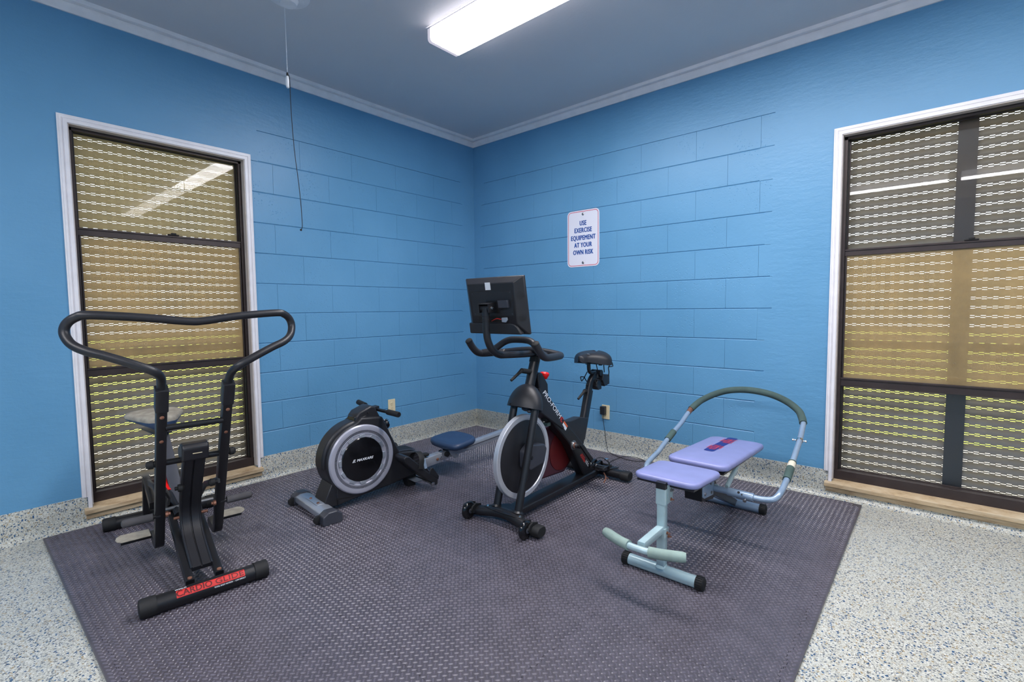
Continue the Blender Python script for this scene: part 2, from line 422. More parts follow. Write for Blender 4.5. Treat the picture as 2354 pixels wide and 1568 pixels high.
lay(wl, 'x', WL['y1'], 0, {1: -.506, 0: -.70}, None, (.10, .19))
lay(wr, 'y', 0, XB+.04, {1: .533, 0: .743}, (.08, .16), (.0, .11))
# crown moulding and cove base, mitred in the corners
def run(name, prof, side, mat, u0=None, u1=None, m0=True, m1=True):
    # side: L (x=0), R (y=0), F, S
    d = {'L': ((0, YR, 0), (0, 0, 0), (1, 0, 0)), 'R': ((0, 0, 0), (XR, 0, 0), (0, -1, 0)), 'F': ((0, YR, 0), (XR, YR, 0), (0, 1, 0)), 'S': ((XR, YR, 0), (XR, 0, 0), (-1, 0, 0))}[side]
    A, B_, N = map(V, d); T = (B_-A).normalized(); Lh = (B_-A).length
    a0 = 0 if u0 is None else u0; a1 = Lh if u1 is None else u1
    n = len(prof)
    vs = [A+T*(a0+(q if m0 else 0))+N*q+V((0, 0, z)) for q, z in prof]+[A+T*(a1-(q if m1 else 0))+N*q+V((0, 0, z)) for q, z in prof]
    mb = MB().add(vs, [tuple(range(n-1, -1, -1)), tuple(range(n, 2*n))]+[(i, (i+1) % n, n+(i+1) % n, n+i) for i in range(n)])
    return mb
crown = [(0, 2.703), (.010, 2.703), (.014, 2.709), (.017, 2.722), (.023, 2.735), (.030, 2.742), (.026, 2.7435), (.026, 2.7475), (.042, 2.7475), (.050, 2.751), (.054, 2.770), (0, 2.770)]
for i, s_ in enumerate('LRFS'): struct('trim_%d' % (i+1), run('c', crown, s_, 'trim'), 'trim', smooth=25)
cove = [(0, HB), (.004, HB), (.005, HB-.003), (.006, .035)]+[(.006+.034*(1-cos(radians(a))), .035-(.035-ZF-.0004)*sin(radians(a))) for a in (15, 30, 45, 60, 75, 90)]+[(0, ZF-.02)]
yl0 = WL['y0']-YR; yl1 = WL['y1']-YR
struct('baseboard_left', run('b', cove, 'L', 0, None, yl0-.0205, True, False), 'flake', smooth=60)
struct('baseboard_left', run('b', cove, 'L', 0, yl1+.0205, None, False, True), 'flake', smooth=60)
struct('baseboard_right', run('b', cove, 'R', 0, None, WR['x0']-.0205, True, False), 'flake', smooth=60)
struct('baseboard_right', run('b', cove, 'R', 0, WR['x1']+.0205, None, False, True), 'flake', smooth=60)
struct('baseboard_front', run('b', cove, 'F', 0), 'flake', smooth=60)
struct('baseboard_side', run('b', cove, 'S', 0), 'flake', smooth=60)
low = [(0, .034), (.006, .034), (.007, .02)]+[(.007+.03*(1-cos(radians(a))), .02-(.02-ZF-.0004)*sin(radians(a))) for a in (30, 60, 90)]+[(0, ZF-.02)]
struct('baseboard_left', run('b', low, 'L', 0, yl0-.04, yl1+.03, False, False), 'flake', smooth=60)
struct('baseboard_right', run('b', low, 'R', 0, WR['x0']-.03, WR['x1']+.03, False, False), 'flake', smooth=60)

# ---------------------------------------------------------------- windows with shutters
def window(idx, P3, u0, u1, z0, z1, sashes, rails, depth=.05):
    """P3(u, out, z) -> world; out>0 outwards, <0 into the room"""
    root = thing('window_%d' % idx, None, None, P3(u0, 0, z0), 'structure')
    def bx(mb, ua, ub, oa, ob, za, zb):
        c = [P3(a, b, z) for a in (ua, ub) for b in (oa, ob) for z in (za, zb)]
        return mb.add(c, [(0, 1, 3, 2), (4, 6, 7, 5), (0, 4, 5, 1), (2, 3, 7, 6), (0, 2, 6, 4), (1, 5, 7, 3)])
    W_ = .042
    def ring(mb, ua, ub, zt, wd, oa, ob, zb):
        # a mitred three sided frame (left, top, right)
        for pts in ([(ua-wd, zb), (ua, zb), (ua, zt), (ua-wd, zt+wd)], [(ua-wd, zt+wd), (ua, zt), (ub, zt), (ub+wd, zt+wd)], [(ub, zb), (ub+wd, zb), (ub+wd, zt+wd), (ub, zt)]):
            p = [P3(u, oa, z) for u, z in pts]; mb.prism(p, P3(pts[0][0], ob, pts[0][1])-p[0])
    part('casing', (lambda m_: (ring(m_, u0, u1, z1, W_, 0, -.010, HB-.004), m_)[1])(MB()), 'trim', root, .0015)
    part('casing_bead', (lambda m_: (ring(m_, u0, u1, z1, .019, -.008, -.016, .084), m_)[1])(MB()), 'trim', root, .003)
    part('casing_step', (lambda m_: (ring(m_, u0-.023, u1+.023, z1+.023, .012, -.008, -.0135, HB-.004), m_)[1])(MB()), 'trim', root, .002)
    mb = MB()
    for a, b in ((u0-.0005, u0+.004), (u1-.004, u1+.0005)): bx(mb, a, b, -.010, depth+.075, .1, z1)
    bx(mb, u0, u1, -.010, depth+.075, z1-.004, z1+.0005)
    part('reveal', mb, 'reveal', root)
    # outer frame
    mb = MB(); g = u0+.004; h = u1-.004; zt = z1-.004
    bx(mb, g, g+.018, depth-.012, depth+.05, .1, zt); bx(mb, h-.018, h, depth-.012, depth+.05, .1, zt)
    bx(mb, g, h, depth-.012, depth+.05, zt-.018, zt); bx(mb, g, h, depth-.016, depth+.05, .094, .150)
    part('frame', mb, 'bronze', root, .0015)
    mb = MB()
    bx(mb, g+.018, g+.024, depth+.004, depth+.05, .15, zt-.018); bx(mb, h-.024, h-.018, depth+.004, depth+.05, .15, zt-.018)
    part('gasket', mb, 'bronze_gap', root)
    g += .022; h -= .022
    for k, (za, zb, dep, gm) in enumerate(sashes):
        mb = MB(); s = .007
        bx(mb, g, g+s, dep, dep+.02, za, zb); bx(mb, h-s, h, dep, dep+.02, za, zb)
        if k == 0: bx(mb, g, h, dep, dep+.02, zb-.006, zb)
        if k == 2: bx(mb, g, h, dep, dep+.02, za, za+.004)
        sash = part('sash', mb, 'bronze', root, .001)
        pane = part('pane', bx(MB(), g+s-.002, h-s+.002, dep+.008, dep+.011, za, zb), gm, sash)
    for k, (za, zb, dep) in enumerate(rails):
        mb = bx(MB(), g-.004, h+.004, dep, dep+.03, za, zb); bx(mb, g-.004, h+.004, dep-.006, dep+.004, zb-.010, zb)
        rl = part('rail', mb, 'bronze', root, .0012)
        if k == 0:
            mid = (u0+u1)/2+.03; m2 = bx(MB(), mid-.028, mid+.028, dep-.012, dep+.012, zb, zb+.008); bx(m2, mid-.012, mid+.012, dep-.016, dep+.008, zb+.006, zb+.015)
            part('latch', m2, 'bronze_gap', rl, .002)
    # stone sill, sloping slab and the strip under it
    mb = MB()
    p = [P3(u0-.036, o, z) for o, z in ((.16, .106), (depth+.04, .105), (-.030, .083), (-.034, .080), (-.034, .058), (-.030, .055), (.16, .055))]
    mb.prism(p, P3(u1+.03, 0, 0)-P3(u0-.036, 0, 0))
    sl = part('sill', mb, 'stone', root, .002)
    part('sill_strip', bx(MB(), u0-.030, u1+.025, -.016, .02, .026, .055), 'stone', root, .001)
    return root
def shutter(P3, u0, u1, z0, z1, label, mull=()):
    root = thing('roller_shutter', label, 'shutter', P3((u0+u1)/2, .14, z0), group=None)
    pitch = .049; per = .0436; OUT = .145
    edges = [u0]+[e for m_ in mull for e in m_]+[u1]
    for s in range(0, len(edges), 2):
        a, b = edges[s], edges[s+1]; L_ = b-a
        mb = MB()
        def pz(u, o, z): return P3(a+u, OUT+o, z)-P3(a, OUT, 0)
        prof = [(z, .0078*(1-((z-.0165)/.0165)**2)) for z in (0, .004, .009, .0165, .024, .029, .033)]
        for i in range(len(prof)-1):
            (za, oa), (zb, ob) = prof[i], prof[i+1]
            mb.add([pz(0, oa, za), pz(L_, oa, za), pz(L_, ob, zb), pz(0, ob, zb)], [(0, 1, 2, 3)])
        def q(ua, ub, za, zb): mb.add([pz(ua, 0, za), pz(ub, 0, za), pz(ub, 0, zb), pz(ua, 0, zb)], [(0, 1, 2, 3)])
        hh = .0031; c0 = .041; rows = [(c0-.0053, 0), (c0, 1), (c0+.0053, 0)]
        zz = .033
        for cz, ph in rows:
            q(0, L_, zz, cz-hh/2); zz = cz+hh/2
            u = per*.25 if ph == 0 else per*.75
            last = 0.0
            while u < L_:
                q(last, min(u, L_), cz-hh/2, cz+hh/2); last = u+per*.46; u += per
            if last < L_: q(last, L_, cz-hh/2, cz+hh/2)
        q(0, L_, zz, pitch)
        me = mb.mesh('slat', M['slat'], None, 50)
        n = int((z1-z0)/pitch)+1
        for k in range(n):
            o = bpy.data.objects.new('slat', me); C.objects.link(o); o.parent = root
            o.location = P3(a, OUT, z0+k*pitch)-worldloc(root)
    for m_ in mull:
        c = [P3(x, OUT+y, z) for x in (m_[0]-.012, m_[1]+.012) for y in (-.012, .014) for z in (z0, z1+.02)]
        part('guide_post', MB().add(c, [(0, 1, 3, 2), (4, 6, 7, 5), (0, 4, 5, 1), (2, 3, 7, 6), (0, 2, 6, 4), (1, 5, 7, 3)]), 'dkgrey', root)
    for ua, ub in ((u0-.004, u0+.012), (u1-.012, u1+.004)):
        c = [P3(x, OUT+y, z) for x in (ua, ub) for y in (-.012, .014) for z in (z0, z1+.02)]
        part('guide_rail', MB().add(c, [(0, 1, 3, 2), (4, 6, 7, 5), (0, 4, 5, 1), (2, 3, 7, 6), (0, 2, 6, 4), (1, 5, 7, 3)]), 'dkgrey', root)
    c = [P3(x, OUT+y, z) for x in (u0, u1) for y in (-.034, -.018) for z in (.893, .934)]
    part('cross_bar', MB().add(c, [(0, 1, 3, 2), (4, 6, 7, 5), (0, 4, 5, 1), (2, 3, 7, 6), (0, 2, 6, 4), (1, 5, 7, 3)]), 'bronze_gap', root)
    return root
PL = lambda u, o, z: V((-o, u, z))
PR = lambda u, o, z: V((u, o, z))
ds = .05
window(1, PL, WL['y0'], WL['y1'], .09, 2.135, [(1.605, 2.115, ds+.022, 'glass_film'), (.838, 1.565, ds, 'glass_dirty'), (.150, .793, ds+.030, 'glass')], [(1.565, 1.607, ds), (.793, .842, ds-.006)], ds)
window(2, PR, WR['x0'], WR['x1'], .09, 2.125, [(1.470, 2.105, ds+.022, 'glass_film2'), (.710, 1.433, ds, 'glass_dirty'), (.150, .663, ds+.030, 'glass')], [(1.433, 1.472, ds), (.663, .713, ds-.006)], ds)
shutter(PL, WL['y0']+.004, WL['y1']-.004, .105, 2.13, 'perforated slatted roller shutter behind the left window glass')
shutter(PR, WR['x0']+.004, WR['x1']-.004, .105, 2.13, 'perforated roller shutter with dark centre post behind the right window glass', [(3.532, 3.588)])
# outside ground
struct('ground', MB().bb(-3.0, -.2, -9, 3.0, -.35, -.25).bb(-.2, 9, .2, 3.0, -.35, -.25), 'concrete')
struct('lawn', MB().bb(-30, -3.0, -30, 30, -.35, -.25).bb(-3.0, 30, 3.0, 30, -.35, -.25), 'lawn')
# ---------------------------------------------------------------- ceiling lights
def fluorescent(x0, x1, y0, y1, label, lens='diffuser'):
    root = thing('ceiling_light', label, 'light', ((x0+x1)/2, (y0+y1)/2, ZC), group='long fluorescent ceiling lights')
    ym = (y0+y1)/2; hw = abs(y1-y0)/2; H = .082
    part('housing', MB().bb(x0, x1, y0+.006, y1-.006, ZC-.022, ZC-.0002), 'trim', root, .003)
    prof = [(-hw, -.010), (-hw, -H+.016), (-hw+.004, -H+.006), (-hw+.014, -H), (hw-.014, -H), (hw-.004, -H+.006), (hw, -H+.016), (hw, -.010)]
    e = .022
    vs = [V((x, ym+a, ZC+b)) for x in (x0+e, x1-e) for a, b in prof]; n = len(prof)
    part('diffuser', MB().add([vs[3], vs[4], vs[n+4], vs[n+3]], [(0, 1, 2, 3)]), lens, root)
    part('diffuser_side', MB().add(vs, [(i, i+1, n+i+1, n+i) for i in range(n-1) if i != 3]), 'diffuser_side', root, smooth=60)
    for xa, xb in ((x0, x0+e), (x1-e, x1)):
        vs = [V((x, ym+a, ZC+b)) for x in (xa, xb) for a, b in prof]
        part('end_cap', MB().add(vs, [(i, i+1, n+i+1, n+i) for i in range(n-1)]+[tuple(range(n)) if xa == x0 else tuple(range(n, 2*n))]), 'endcap', root, smooth=30)
    return root
fluorescent(1.185, 3.62, -1.535, -1.30, 'long lit fluorescent ceiling light with prismatic cover, above the floor mat')
fluorescent(3.70, 6.13, -1.535, -1.30, 'long fluorescent ceiling light next along the same row, beyond the right edge', 'diffuser_dim')
fluorescent(1.06, 3.52, -4.82, -4.585, 'long fluorescent ceiling light behind the camera, on the side of the left window')
fluorescent(3.60, 6.05, -4.82, -4.585, 'long fluorescent ceiling light behind the camera, on the side of the right wall')
# ceiling rose with pull chain
t = thing('ceiling_rose', 'round off-white ceiling rose, cut by the top edge of the photo', 'ceiling fitting', (.885, -2.205, ZC))
part('base', MB().lathe((.885, -2.205, ZC-.0002), (0, 0, -1), [(0, .105), (.010, .105), (.016, .098), (.018, .080), (.026, .076), (.028, .05), (.05, .04), (.052, .0)], 40), 'trim', t, smooth=30)
cx, cy = .808, -2.188
t = thing('pull_chain', 'white ball pull chain with white fob and long black cord, hanging by left wall', 'pull chain', (cx, cy, 2.33))
mb = MB()
for i in range(60): 
    z = 2.735-.0066*i
    mb.ball((cx+.0002*i/6, cy, z), .0022, .0022, .0022, n=6, m_=4)
mb.tube([(cx, cy, 2.76), (cx, cy, 2.34)], .0006, 5)
mb.tube([(cx+.06, cy-.005, 2.745), (cx+.02, cy, 2.752), (cx, cy, 2.745)], .003, 6)
ch = part('chain', mb, 'white', t)
part('fob', MB().lathe((cx+.001, cy, 2.395), (0, 0, -1), [(0, .003), (.004, .008), (.02, .011), (.045, .011), (.062, .007), (.066, .002)], 14), 'white', t)
part('collar', MB().lathe((cx+.002, cy, 2.41), (0, 0, -1), [(0, .005), (.018, .006)], 10), 'rubber', t)
cord = catmull([(cx+.005, cy+.004, 2.40), (cx+.012, cy+.006, 2.37), (cx+.012, cy+.008, 2.2), (cx+.02, cy+.014, 2.0), (cx+.034, cy+.026, 1.8), (cx+.040, cy+.032, 1.62), (cx+.034, cy+.028, 1.583)], 6)
part('cord', MB().tube(cord, .0018, 6), 'rubber', t)
part('knot', MB().ball((cx+.033, cy+.027, 1.583), .006, .006, .006, n=8, m_=5), 'rubber', t)

# ---------------------------------------------------------------- wall sign
sx, sz = 1.256, 1.712
t = thing('wall_sign', 'white metal sign with red border and blue lettering on the right wall', 'sign', (sx, -.001, sz))
def rr(w_, h_, r, y): return [V((sx+a, y, sz+b)) for a, b in rrect(w_, h_, r, 6)]
part('sheet', MB().prism(rr(.305, .457, .036, -.0008), (0, -.0022, 0)), 'signwhite', t)
def ringp(w0, h0, r0, w1, h1, r1, y):
    a, b = rr(w0, h0, r0, y), rr(w1, h1, r1, y); n = len(a)
    return MB().add(a+b, [(i, (i+1) % n, n+(i+1) % n, n+i) for i in range(n)])
part('border', ringp(.288, .440, .030, .2795, .4315, .0262, -.0034), 'signred', t)
for s_, dz, sz_ in (('USE', .1056, 1), ('EXERCISE', .1625, 1), ('EQUIPEMENT', .2234, 1), ('AT YOUR', .282, 1), ('OWN RISK', .341, 1)):
    zc = sz+.2285-dz
    text_part('lettering', s_, lambda x, y, zc=zc: V((sx+x, -.0035, zc+y)), 'signblue', t, size=.053, bold=.0021, xs=.70, space=1.08)
for dz in (.196, -.196):
    part('screw', MB().lathe((sx+.0, -.003, sz+dz), (0, -1, 0), [(0, .011), (.002, .011), (.005, .006), (.005, .002), (.004, 0)], 16), 'steel', t)

# ---------------------------------------------------------------- outlets, adapter, cord
def outlet(o, ux, n, label):
    o = V(o); ux = V(ux); n = V(n); uz = V((0, 0, 1))
    t = thing('wall_outlet', label, 'outlet', o)
    part('cover_plate', MB().prism([o+ux*a+uz*b for a, b in rrect(.07, .114, .004)], n*.005), 'ivory', t, .0015)
    for dz in (.020, -.020):
        s_ = part('socket', MB().prism([o+n*.0045+ux*a+uz*(b+dz) for a, b in rrect(.030, .028, .012)], n*.002), 'ivory', t, .0005)
        sl = MB()
        for dx in (-.006, .006): sl.box(o+n*.0067+ux*dx+uz*(dz+.003), ux, n, uz, .0009, .0004, .0045)
        sl.lathe(o+n*.0063+uz*(dz-.008), n, [(0, .0022), (.0008, .0022)], 8)
        part('slot', sl, 'bronze_gap', s_)
    part('screw', MB().lathe(o+n*.005, n, [(0, .003), (.001, .0025)], 8), 'steel', t)
outlet((.0005, -1.017, .336), (0, -1, 0), (1, 0, 0), 'ivory wall outlet on the left wall above the rowing machine')
outlet((1.470, -.0005, .306), (1, 0, 0), (0, -1, 0), 'ivory wall outlet on the right wall with a black adapter plugged in')
t = thing('power_adapter', 'black plug-in power adapter with thin cord running to the exercise bike', 'adapter', (1.462, -.007, .315))
part('body', MB().prism([V((1.458+a, -.0075, .322+b)) for a, b in rrect(.042, .066, .006)], (0, -.034, 0)), 'satin', t, .004)
cpts = [(1.458, -.024, .289), (1.459, -.026, .25), (1.475, -.028, .16), (1.495, -.04, .07), (1.52, -.058, .012), (1.535, -.066, .006), (1.6, -.11, .006), (1.69, -.146, .006), (1.76, -.158, .006), (1.82, -.150, .006), (1.858, -.116, .006), (1.83, -.085, .006), (1.76, -.068, .006), (1.70, -.09, .006), (1.685, -.137, .010), (1.675, -.20, .006), (1.67, -.26, .006), (1.69, -.36, .006), (1.735, -.48, .006)]
part('cord', MB().tube(catmull(cpts, 6), .0022, 6), 'rubber', t)

# ---------------------------------------------------------------- interlocking foam mat, 5 x 5 tiles with raised diamond tread
TS = .6096; MX0 = .094; MY0 = -.105
mat = thing('floor_mat', 'large black interlocking rubber mat with diamond tread under the gym machines', 'mat', (1.62, -1.63, ZF))
def jig(n=12, amp=.0045):
    p = TS/n; pts = [(0, 0)]
    for k in range(n):
        a = k*p; s_ = 1 if k % 2 == 0 else -1
        pts += [(a+p*.16, s_*amp*.0), (a+p*.08, s_*amp), (a+p*.92, s_*amp), (a+p*.84, 0)]
    pts.append((TS, 0)); return pts
J = jig()
def inset_poly(pl, d):
    n = len(pl); out = []
    for i in range(n):
        p0, p1, p2 = pl[i-1], pl[i], pl[(i+1) % n]
        e1 = V((p1[0]-p0[0], p1[1]-p0[1])); e2 = V((p2[0]-p1[0], p2[1]-p1[1]))
        if e1.length < 1e-9 or e2.length < 1e-9: out.append(p1); continue
        n1 = V((-e1.y, e1.x)).normalized(); n2 = V((-e2.y, e2.x)).normalized(); b = (n1+n2)
        if b.length < 1e-6: out.append(p1); continue
        b = b.normalized(); k = d/max(.35, b.dot(n1)); out.append((p1[0]+b.x*k, p1[1]+b.y*k))
    return out
bot = J[:-1]; rgt = [(TS-y, x) for x, y in J][:-1]
top_ = [(x, TS+y) for x, y in reversed(J)][:-1]; lft = [(-y, x) for x, y in reversed(J)][:-1]
rgt = [(TS-y, x) for x, y in J][:-1]
tilepoly = bot+rgt+top_+[(-y, x) for x, y in reversed(J)][:-1]
tp = inset_poly(tilepoly, .0006)
from mathutils.geometry import tessellate_polygon
def poly_slab(mb, pl, z0, z1):
    n = len(pl); tri = tessellate_polygon([[V((x, y, 0)) for x, y in pl]])
    vs = [V((x, y, z1)) for x, y in pl]+[V((x, y, z0)) for x, y in pl]
    mb.add(vs, [tuple(t_) for t_ in tri]+[(i, (i+1) % n, n+(i+1) % n, n+i) for i in range(n)])
mb = MB(); poly_slab(mb, tp, ZF+.0004-ZF, 0-ZF)
pp = TS/26/sqrt(2)
def bump(mb, cx_, cy_, ang, L_=.0100, W_=.0045, h=.0027):
    ca, sa = cos(ang), sin(ang); z = -ZF
    loop = [(L_, 0), (L_*.55, W_*.85), (-L_*.55, W_*.85), (-L_, 0), (-L_*.55, -W_*.85), (L_*.55, -W_*.85)]
    topl = [(L_*.62, 0), (L_*.34, W_*.3), (-L_*.34, W_*.3), (-L_*.62, 0), (-L_*.34, -W_*.3), (L_*.34, -W_*.3)]
    vs = [V((cx_+x*ca-y*sa, cy_+x*sa+y*ca, z-.0002)) for x, y in loop]+[V((cx_+x*ca-y*sa, cy_+x*sa+y*ca, z+h)) for x, y in topl]
    mb.add(vs, [(i, (i+1) % 6, 6+(i+1) % 6, 6+i) for i in range(6)]+[tuple(range(6, 12))])
def tread(mb, x0, x1, y0, y1, mgn):
    q = 1/sqrt(2); n = int(TS*2/pp)
    for i in range(-n, n):
        for j in range(-n, n):
            x = (i-j)*pp*q+TS/2; y = (i+j)*pp*q+TS/2
            if x0-1e-4 < x < x1-1e-4 and y0-1e-4 < y < y1-1e-4: bump(mb, x, y, radians(45 if (i+j) % 2 == 0 else -45))
tread(mb, 0, TS, 0, TS, .0015)
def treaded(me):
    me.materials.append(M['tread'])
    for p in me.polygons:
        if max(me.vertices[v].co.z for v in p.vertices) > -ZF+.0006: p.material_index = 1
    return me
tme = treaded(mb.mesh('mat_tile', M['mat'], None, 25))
for i in range(5):
    for j in range(5):
        o = bpy.data.objects.new('mat_tile', tme); C.objects.link(o); o.parent = mat
        o.location = V((MX0+i*TS, MY0-(j+1)*TS, ZF))-worldloc(mat); o.location.z += random.uniform(0, .0004)
# edge strips: straight outside, jigsaw inside
EW = .036
def strip(kind):
    mb = MB(); e = .0006
    if kind == 'S': pl = [(0, -EW)]+[(TS, -EW)]+[(x, y-e) for x, y in reversed(J)]
    if kind == 'N': pl = [(x, TS+y+e) for x, y in J]+[(TS, TS+EW), (0, TS+EW)]
    if kind == 'E': pl = [(TS-y+e, x) for x, y in J]+[(TS+EW, TS), (TS+EW, 0)]
    if kind == 'W': pl = [(-EW, 0)]+[(-y-e, x) for x, y in J]+[(-EW, TS)]
    poly_slab(mb, pl, .0004, -ZF)
    a, b = {'S': ((0, TS), (-EW, 0)), 'N': ((0, TS), (TS, TS+EW)), 'E': ((TS, TS+EW), (0, TS)), 'W': ((-EW, 0), (0, TS))}[kind]
    tread2 = lambda: None
    q = 1/sqrt(2); n = int(TS*2.4/pp)
    for i in range(-n, n):
        for j in range(-n, n):
            x = (i-j)*pp*q+TS/2; y = (i+j)*pp*q+TS/2
            ax0 = a[0]+(.009 if kind == 'W' else -1e-4); ax1 = a[1]-(.009 if kind == 'E' else 1e-4)
            by0 = b[0]+(.009 if kind == 'S' else -1e-4); by1 = b[1]-(.009 if kind == 'N' else 1e-4)
            if ax0 < x < ax1 and by0 < y < by1: bump(mb, x, y, radians(45 if (i+j) % 2 == 0 else -45))
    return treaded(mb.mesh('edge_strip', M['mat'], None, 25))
for kind, cells in (('S', [(i, 4) for i in range(5)]), ('N', [(i, 0) for i in range(5)]), ('E', [(4, j) for j in range(5)]), ('W', [(0, j) for j in range(5)])):
    me = strip(kind)
    for i, j in cells:
        o = bpy.data.objects.new('edge_strip', me); C.objects.link(o); o.parent = mat
        o.location = V((MX0+i*TS, MY0-(j+1)*TS, ZF))-worldloc(mat)
mb = MB(); x0, x1, y0, y1 = MX0-EW, MX0+5*TS+EW, MY0-5*TS-EW, MY0+EW
for xa, ya in ((x0, y0), (x1-EW, y0), (x0, y1-EW), (x1-EW, y1-EW)): pass
for (xa, xb, ya, yb) in ((x0, MX0, y0, y0+EW), (x1-EW, x1, y0, y0+EW), (x0, x0+EW, y1-EW, y1), (x1-EW, x1, y1-EW, y1)):
    part('edge_corner', MB().bb(xa, xb, ya, yb, ZF+.0004, 0), 'mat', mat, .002)

# ================================================================ AB BENCH
B = Fr((2.62, -1.518), pi/2); W = B.W
bn = thing('workout_bench', 'pale blue tubular workout bench with lavender pads and hooped handlebar', 'exercise bench', W(.5, 0, 0))
def capped(root, W, a, hw, z, r, mat, capmat, cl=.032, n=18, name='base_tube', ribs=True):
    tb = part(name, MB().tube([W(a, -hw+cl*.5, z), W(a, hw-cl*.5, z)], r, n, ref=(0, 0, 1)), mat, root)
    for s_ in (-1, 1):
        mb = MB(); ax = (W(a, s_, z)-W(a, 0, z)); o = W(a, s_*(hw-cl), z)
        mb.lathe(o, ax, [(0, r+.0022), (cl-.003, r+.0026), (cl, r-.002), (cl, r*.5)], n)
        if ribs:
            a1 = V((0, 0, 1)); b1 = ax.normalized().cross(a1)
            for k in range(20):
                an = 2*pi*k/20; d = a1*cos(an)+b1*sin(an)
                mb.box(o+ax.normalized()*cl*.45+d*(r+.003), ax, d, ax.cross(d), cl*.42, .0012, .0018)
        part('end_cap', mb, capmat, tb)
    return tb
fb = capped(bn, W, 0, .180, .028, .0245, 'steelblue', 'rubber')
rb = capped(bn, W, .951, .176, .028, .0245, 'steelblue2', 'rubber')
UP = (0, 0, 1)
sq = lambda w_, h_, r=.003: rrect(w_, h_, r, 2)
lat = B.l
post = part('post', MB().sweep([W(0, 0, .045), W(0, 0, .36)], sq(.034, .034), lat), 'steelblue', bn)
part('weld', MB().lathe(W(0, 0, .044), UP, [(0, .027), (.006, .024), (.010, .020)], 16), 'steelblue', post)
slv = part('sleeve', MB().sweep([W(0, 0, .318), W(0, 0, .385)], sq(.041, .041), lat), 'steelblue', post)
part('post_cap', MB().sweep([W(0, 0, .385), W(0, 0, .412)], sq(.042, .042), lat), 'black', post)
part('joint_bracket', MB().sweep([W(0, 0, .178), W(0, 0, .215)], sq(.043, .043), lat), 'steelblue', post)
part('side_tab', MB().prism([W(.026, .0215, z) if 0 else W(a, .0215, z) for a, z in ((.0, .40), (.045, .40), (.052, .39), (.052, .33), (.045, .32), (.0, .32))], lat*.0025), 'steelblue', post, .0005)
for a, z, m_, r in ((.033, .372, 'steel', .009), (.033, .332, 'bolt', .008), (.0, .196, 'bolt', .007), (.012, .178, 'bolt', .007)):
    part('bolt', MB().lathe(W(a, .021, z), lat, [(0, r), (.005, r), (.006, r*.5), (.015, r*.5)], 6), m_, post)
br = part('foot_brace', MB().sweep([W(.0, 0, .212), W(-.195, 0, .208)], sq(.030, .030), lat), 'steelblue', bn)
fgpts = catmull([W(-.176, -.168, .207), W(-.205, -.09, .205), W(-.217, -.035, .204), W(-.219, 0, .204), W(-.217, .035, .204), W(-.205, .09, .205), W(-.176, .168, .207)], 6)
fg = part('foot_bar', MB().tube(fgpts, .0135, 12, ref=UP), 'steelblue', bn)
for s_ in (-1, 1):
    g = catmull([W(-.216, .042*s_, .204), W(-.205, .09*s_, .205), W(-.173, .172*s_, .207)], 6)
    part('foam_grip', MB().tube(g, .0205, 16, ref=UP, scale=[1]*(len(g)-2)+[.98, .85]), 'gripfoam', fg, label='grey-green foam foot grip')
# seat pads
def pad(name, a0, a1, hw0, hw1, z0, z1, th, r, mat, root, crown=.006):
    """rounded cushion; a along bench, hw half width, z height of the top face"""
    mb = MB(); nu = 48; out = []
    def outline(k, ins):
        # superellipse like rounded rectangle
        L_ = (a1-a0)/2-ins; mx = (a0+a1)/2; pts = []
        rc = max(.004, r-ins*.5)
        for x, y in rrect(2*L_, 2.0, 1e-3, 1)[:0]: pass
        base = rrect(2*L_, 2*(max(hw0, hw1)-ins), rc, 7)
        for x, y in base:
            f = (x/(a1-a0)+.5); hw = hw0+(hw1-hw0)*f; pts.append((mx+x, y*hw/max(hw0, hw1)))
        return pts
    layers = [(-th, .010), (-th+.002, .004), (-th*.72, 0), (-th*.35, 0), (-th*.12, .004), (-.0015, .011), (crown*.35, .026), (crown*.8, .055), (crown, .085)]
    n = None
    for dz, ins in layers:
        pts = outline(0, ins)
        n = len(pts); out += [W(a, t_, z0+(z1-z0)*((a-a0)/(a1-a0))+dz) for a, t_ in pts]
    fs = []
    for i in range(len(layers)-1):
        for j in range(n): fs.append((i*n+j, i*n+(j+1) % n, (i+1)*n+(j+1) % n, (i+1)*n+j))
    fs += [tuple(range(n-1, -1, -1)), tuple((len(layers)-1)*n+j for j in range(n))]
    return part(name, mb.add(out, fs), mat, root, smooth=60)
p1 = pad('seat_pad', .002, .310, .140, .147, .427, .407, .028, .045, 'vinyl', bn)
p2 = pad('back_pad', .362, 1.035, .146, .146, .412, .378, .032, .050, 'vinyl', bn)
part('pad_board', MB().prism([W(a, t_, .397-a*.062) for a, t_ in ((.02, -.125), (.29, -.13), (.29, .13), (.02, .125))], (0, 0, -.008)), 'black', p1)
part('pad_board', MB().add([W(a, t_, .375-(a-.36)*.043+dz) for a, t_, dz in ((.385, -.13, 0), (1.01, -.13, 0), (1.01, .13, 0), (.385, .13, 0), (.385, -.13, -.009), (1.02, -.13, -.009), (1.02, .13, -.009), (.37, .13, -.009))], [(0, 1, 2, 3), (4, 5, 6, 7), (0, 1, 5, 4), (1, 2, 6, 5), (2, 3, 7, 6), (3, 0, 4, 7)]), 'black', p2)
ztop = lambda a: .412-(a-.362)/.673*.034+.0068
def dec(u, v): return W(.795+u, -.016+v, ztop(.795+u))
part('printed_stripe', MB().add([dec(a, b) for a, b in rrect(.42, .052, .016, 4)], [tuple(range(20))]), 'navy', p2)
rnd = random.Random(3)
mb = MB()
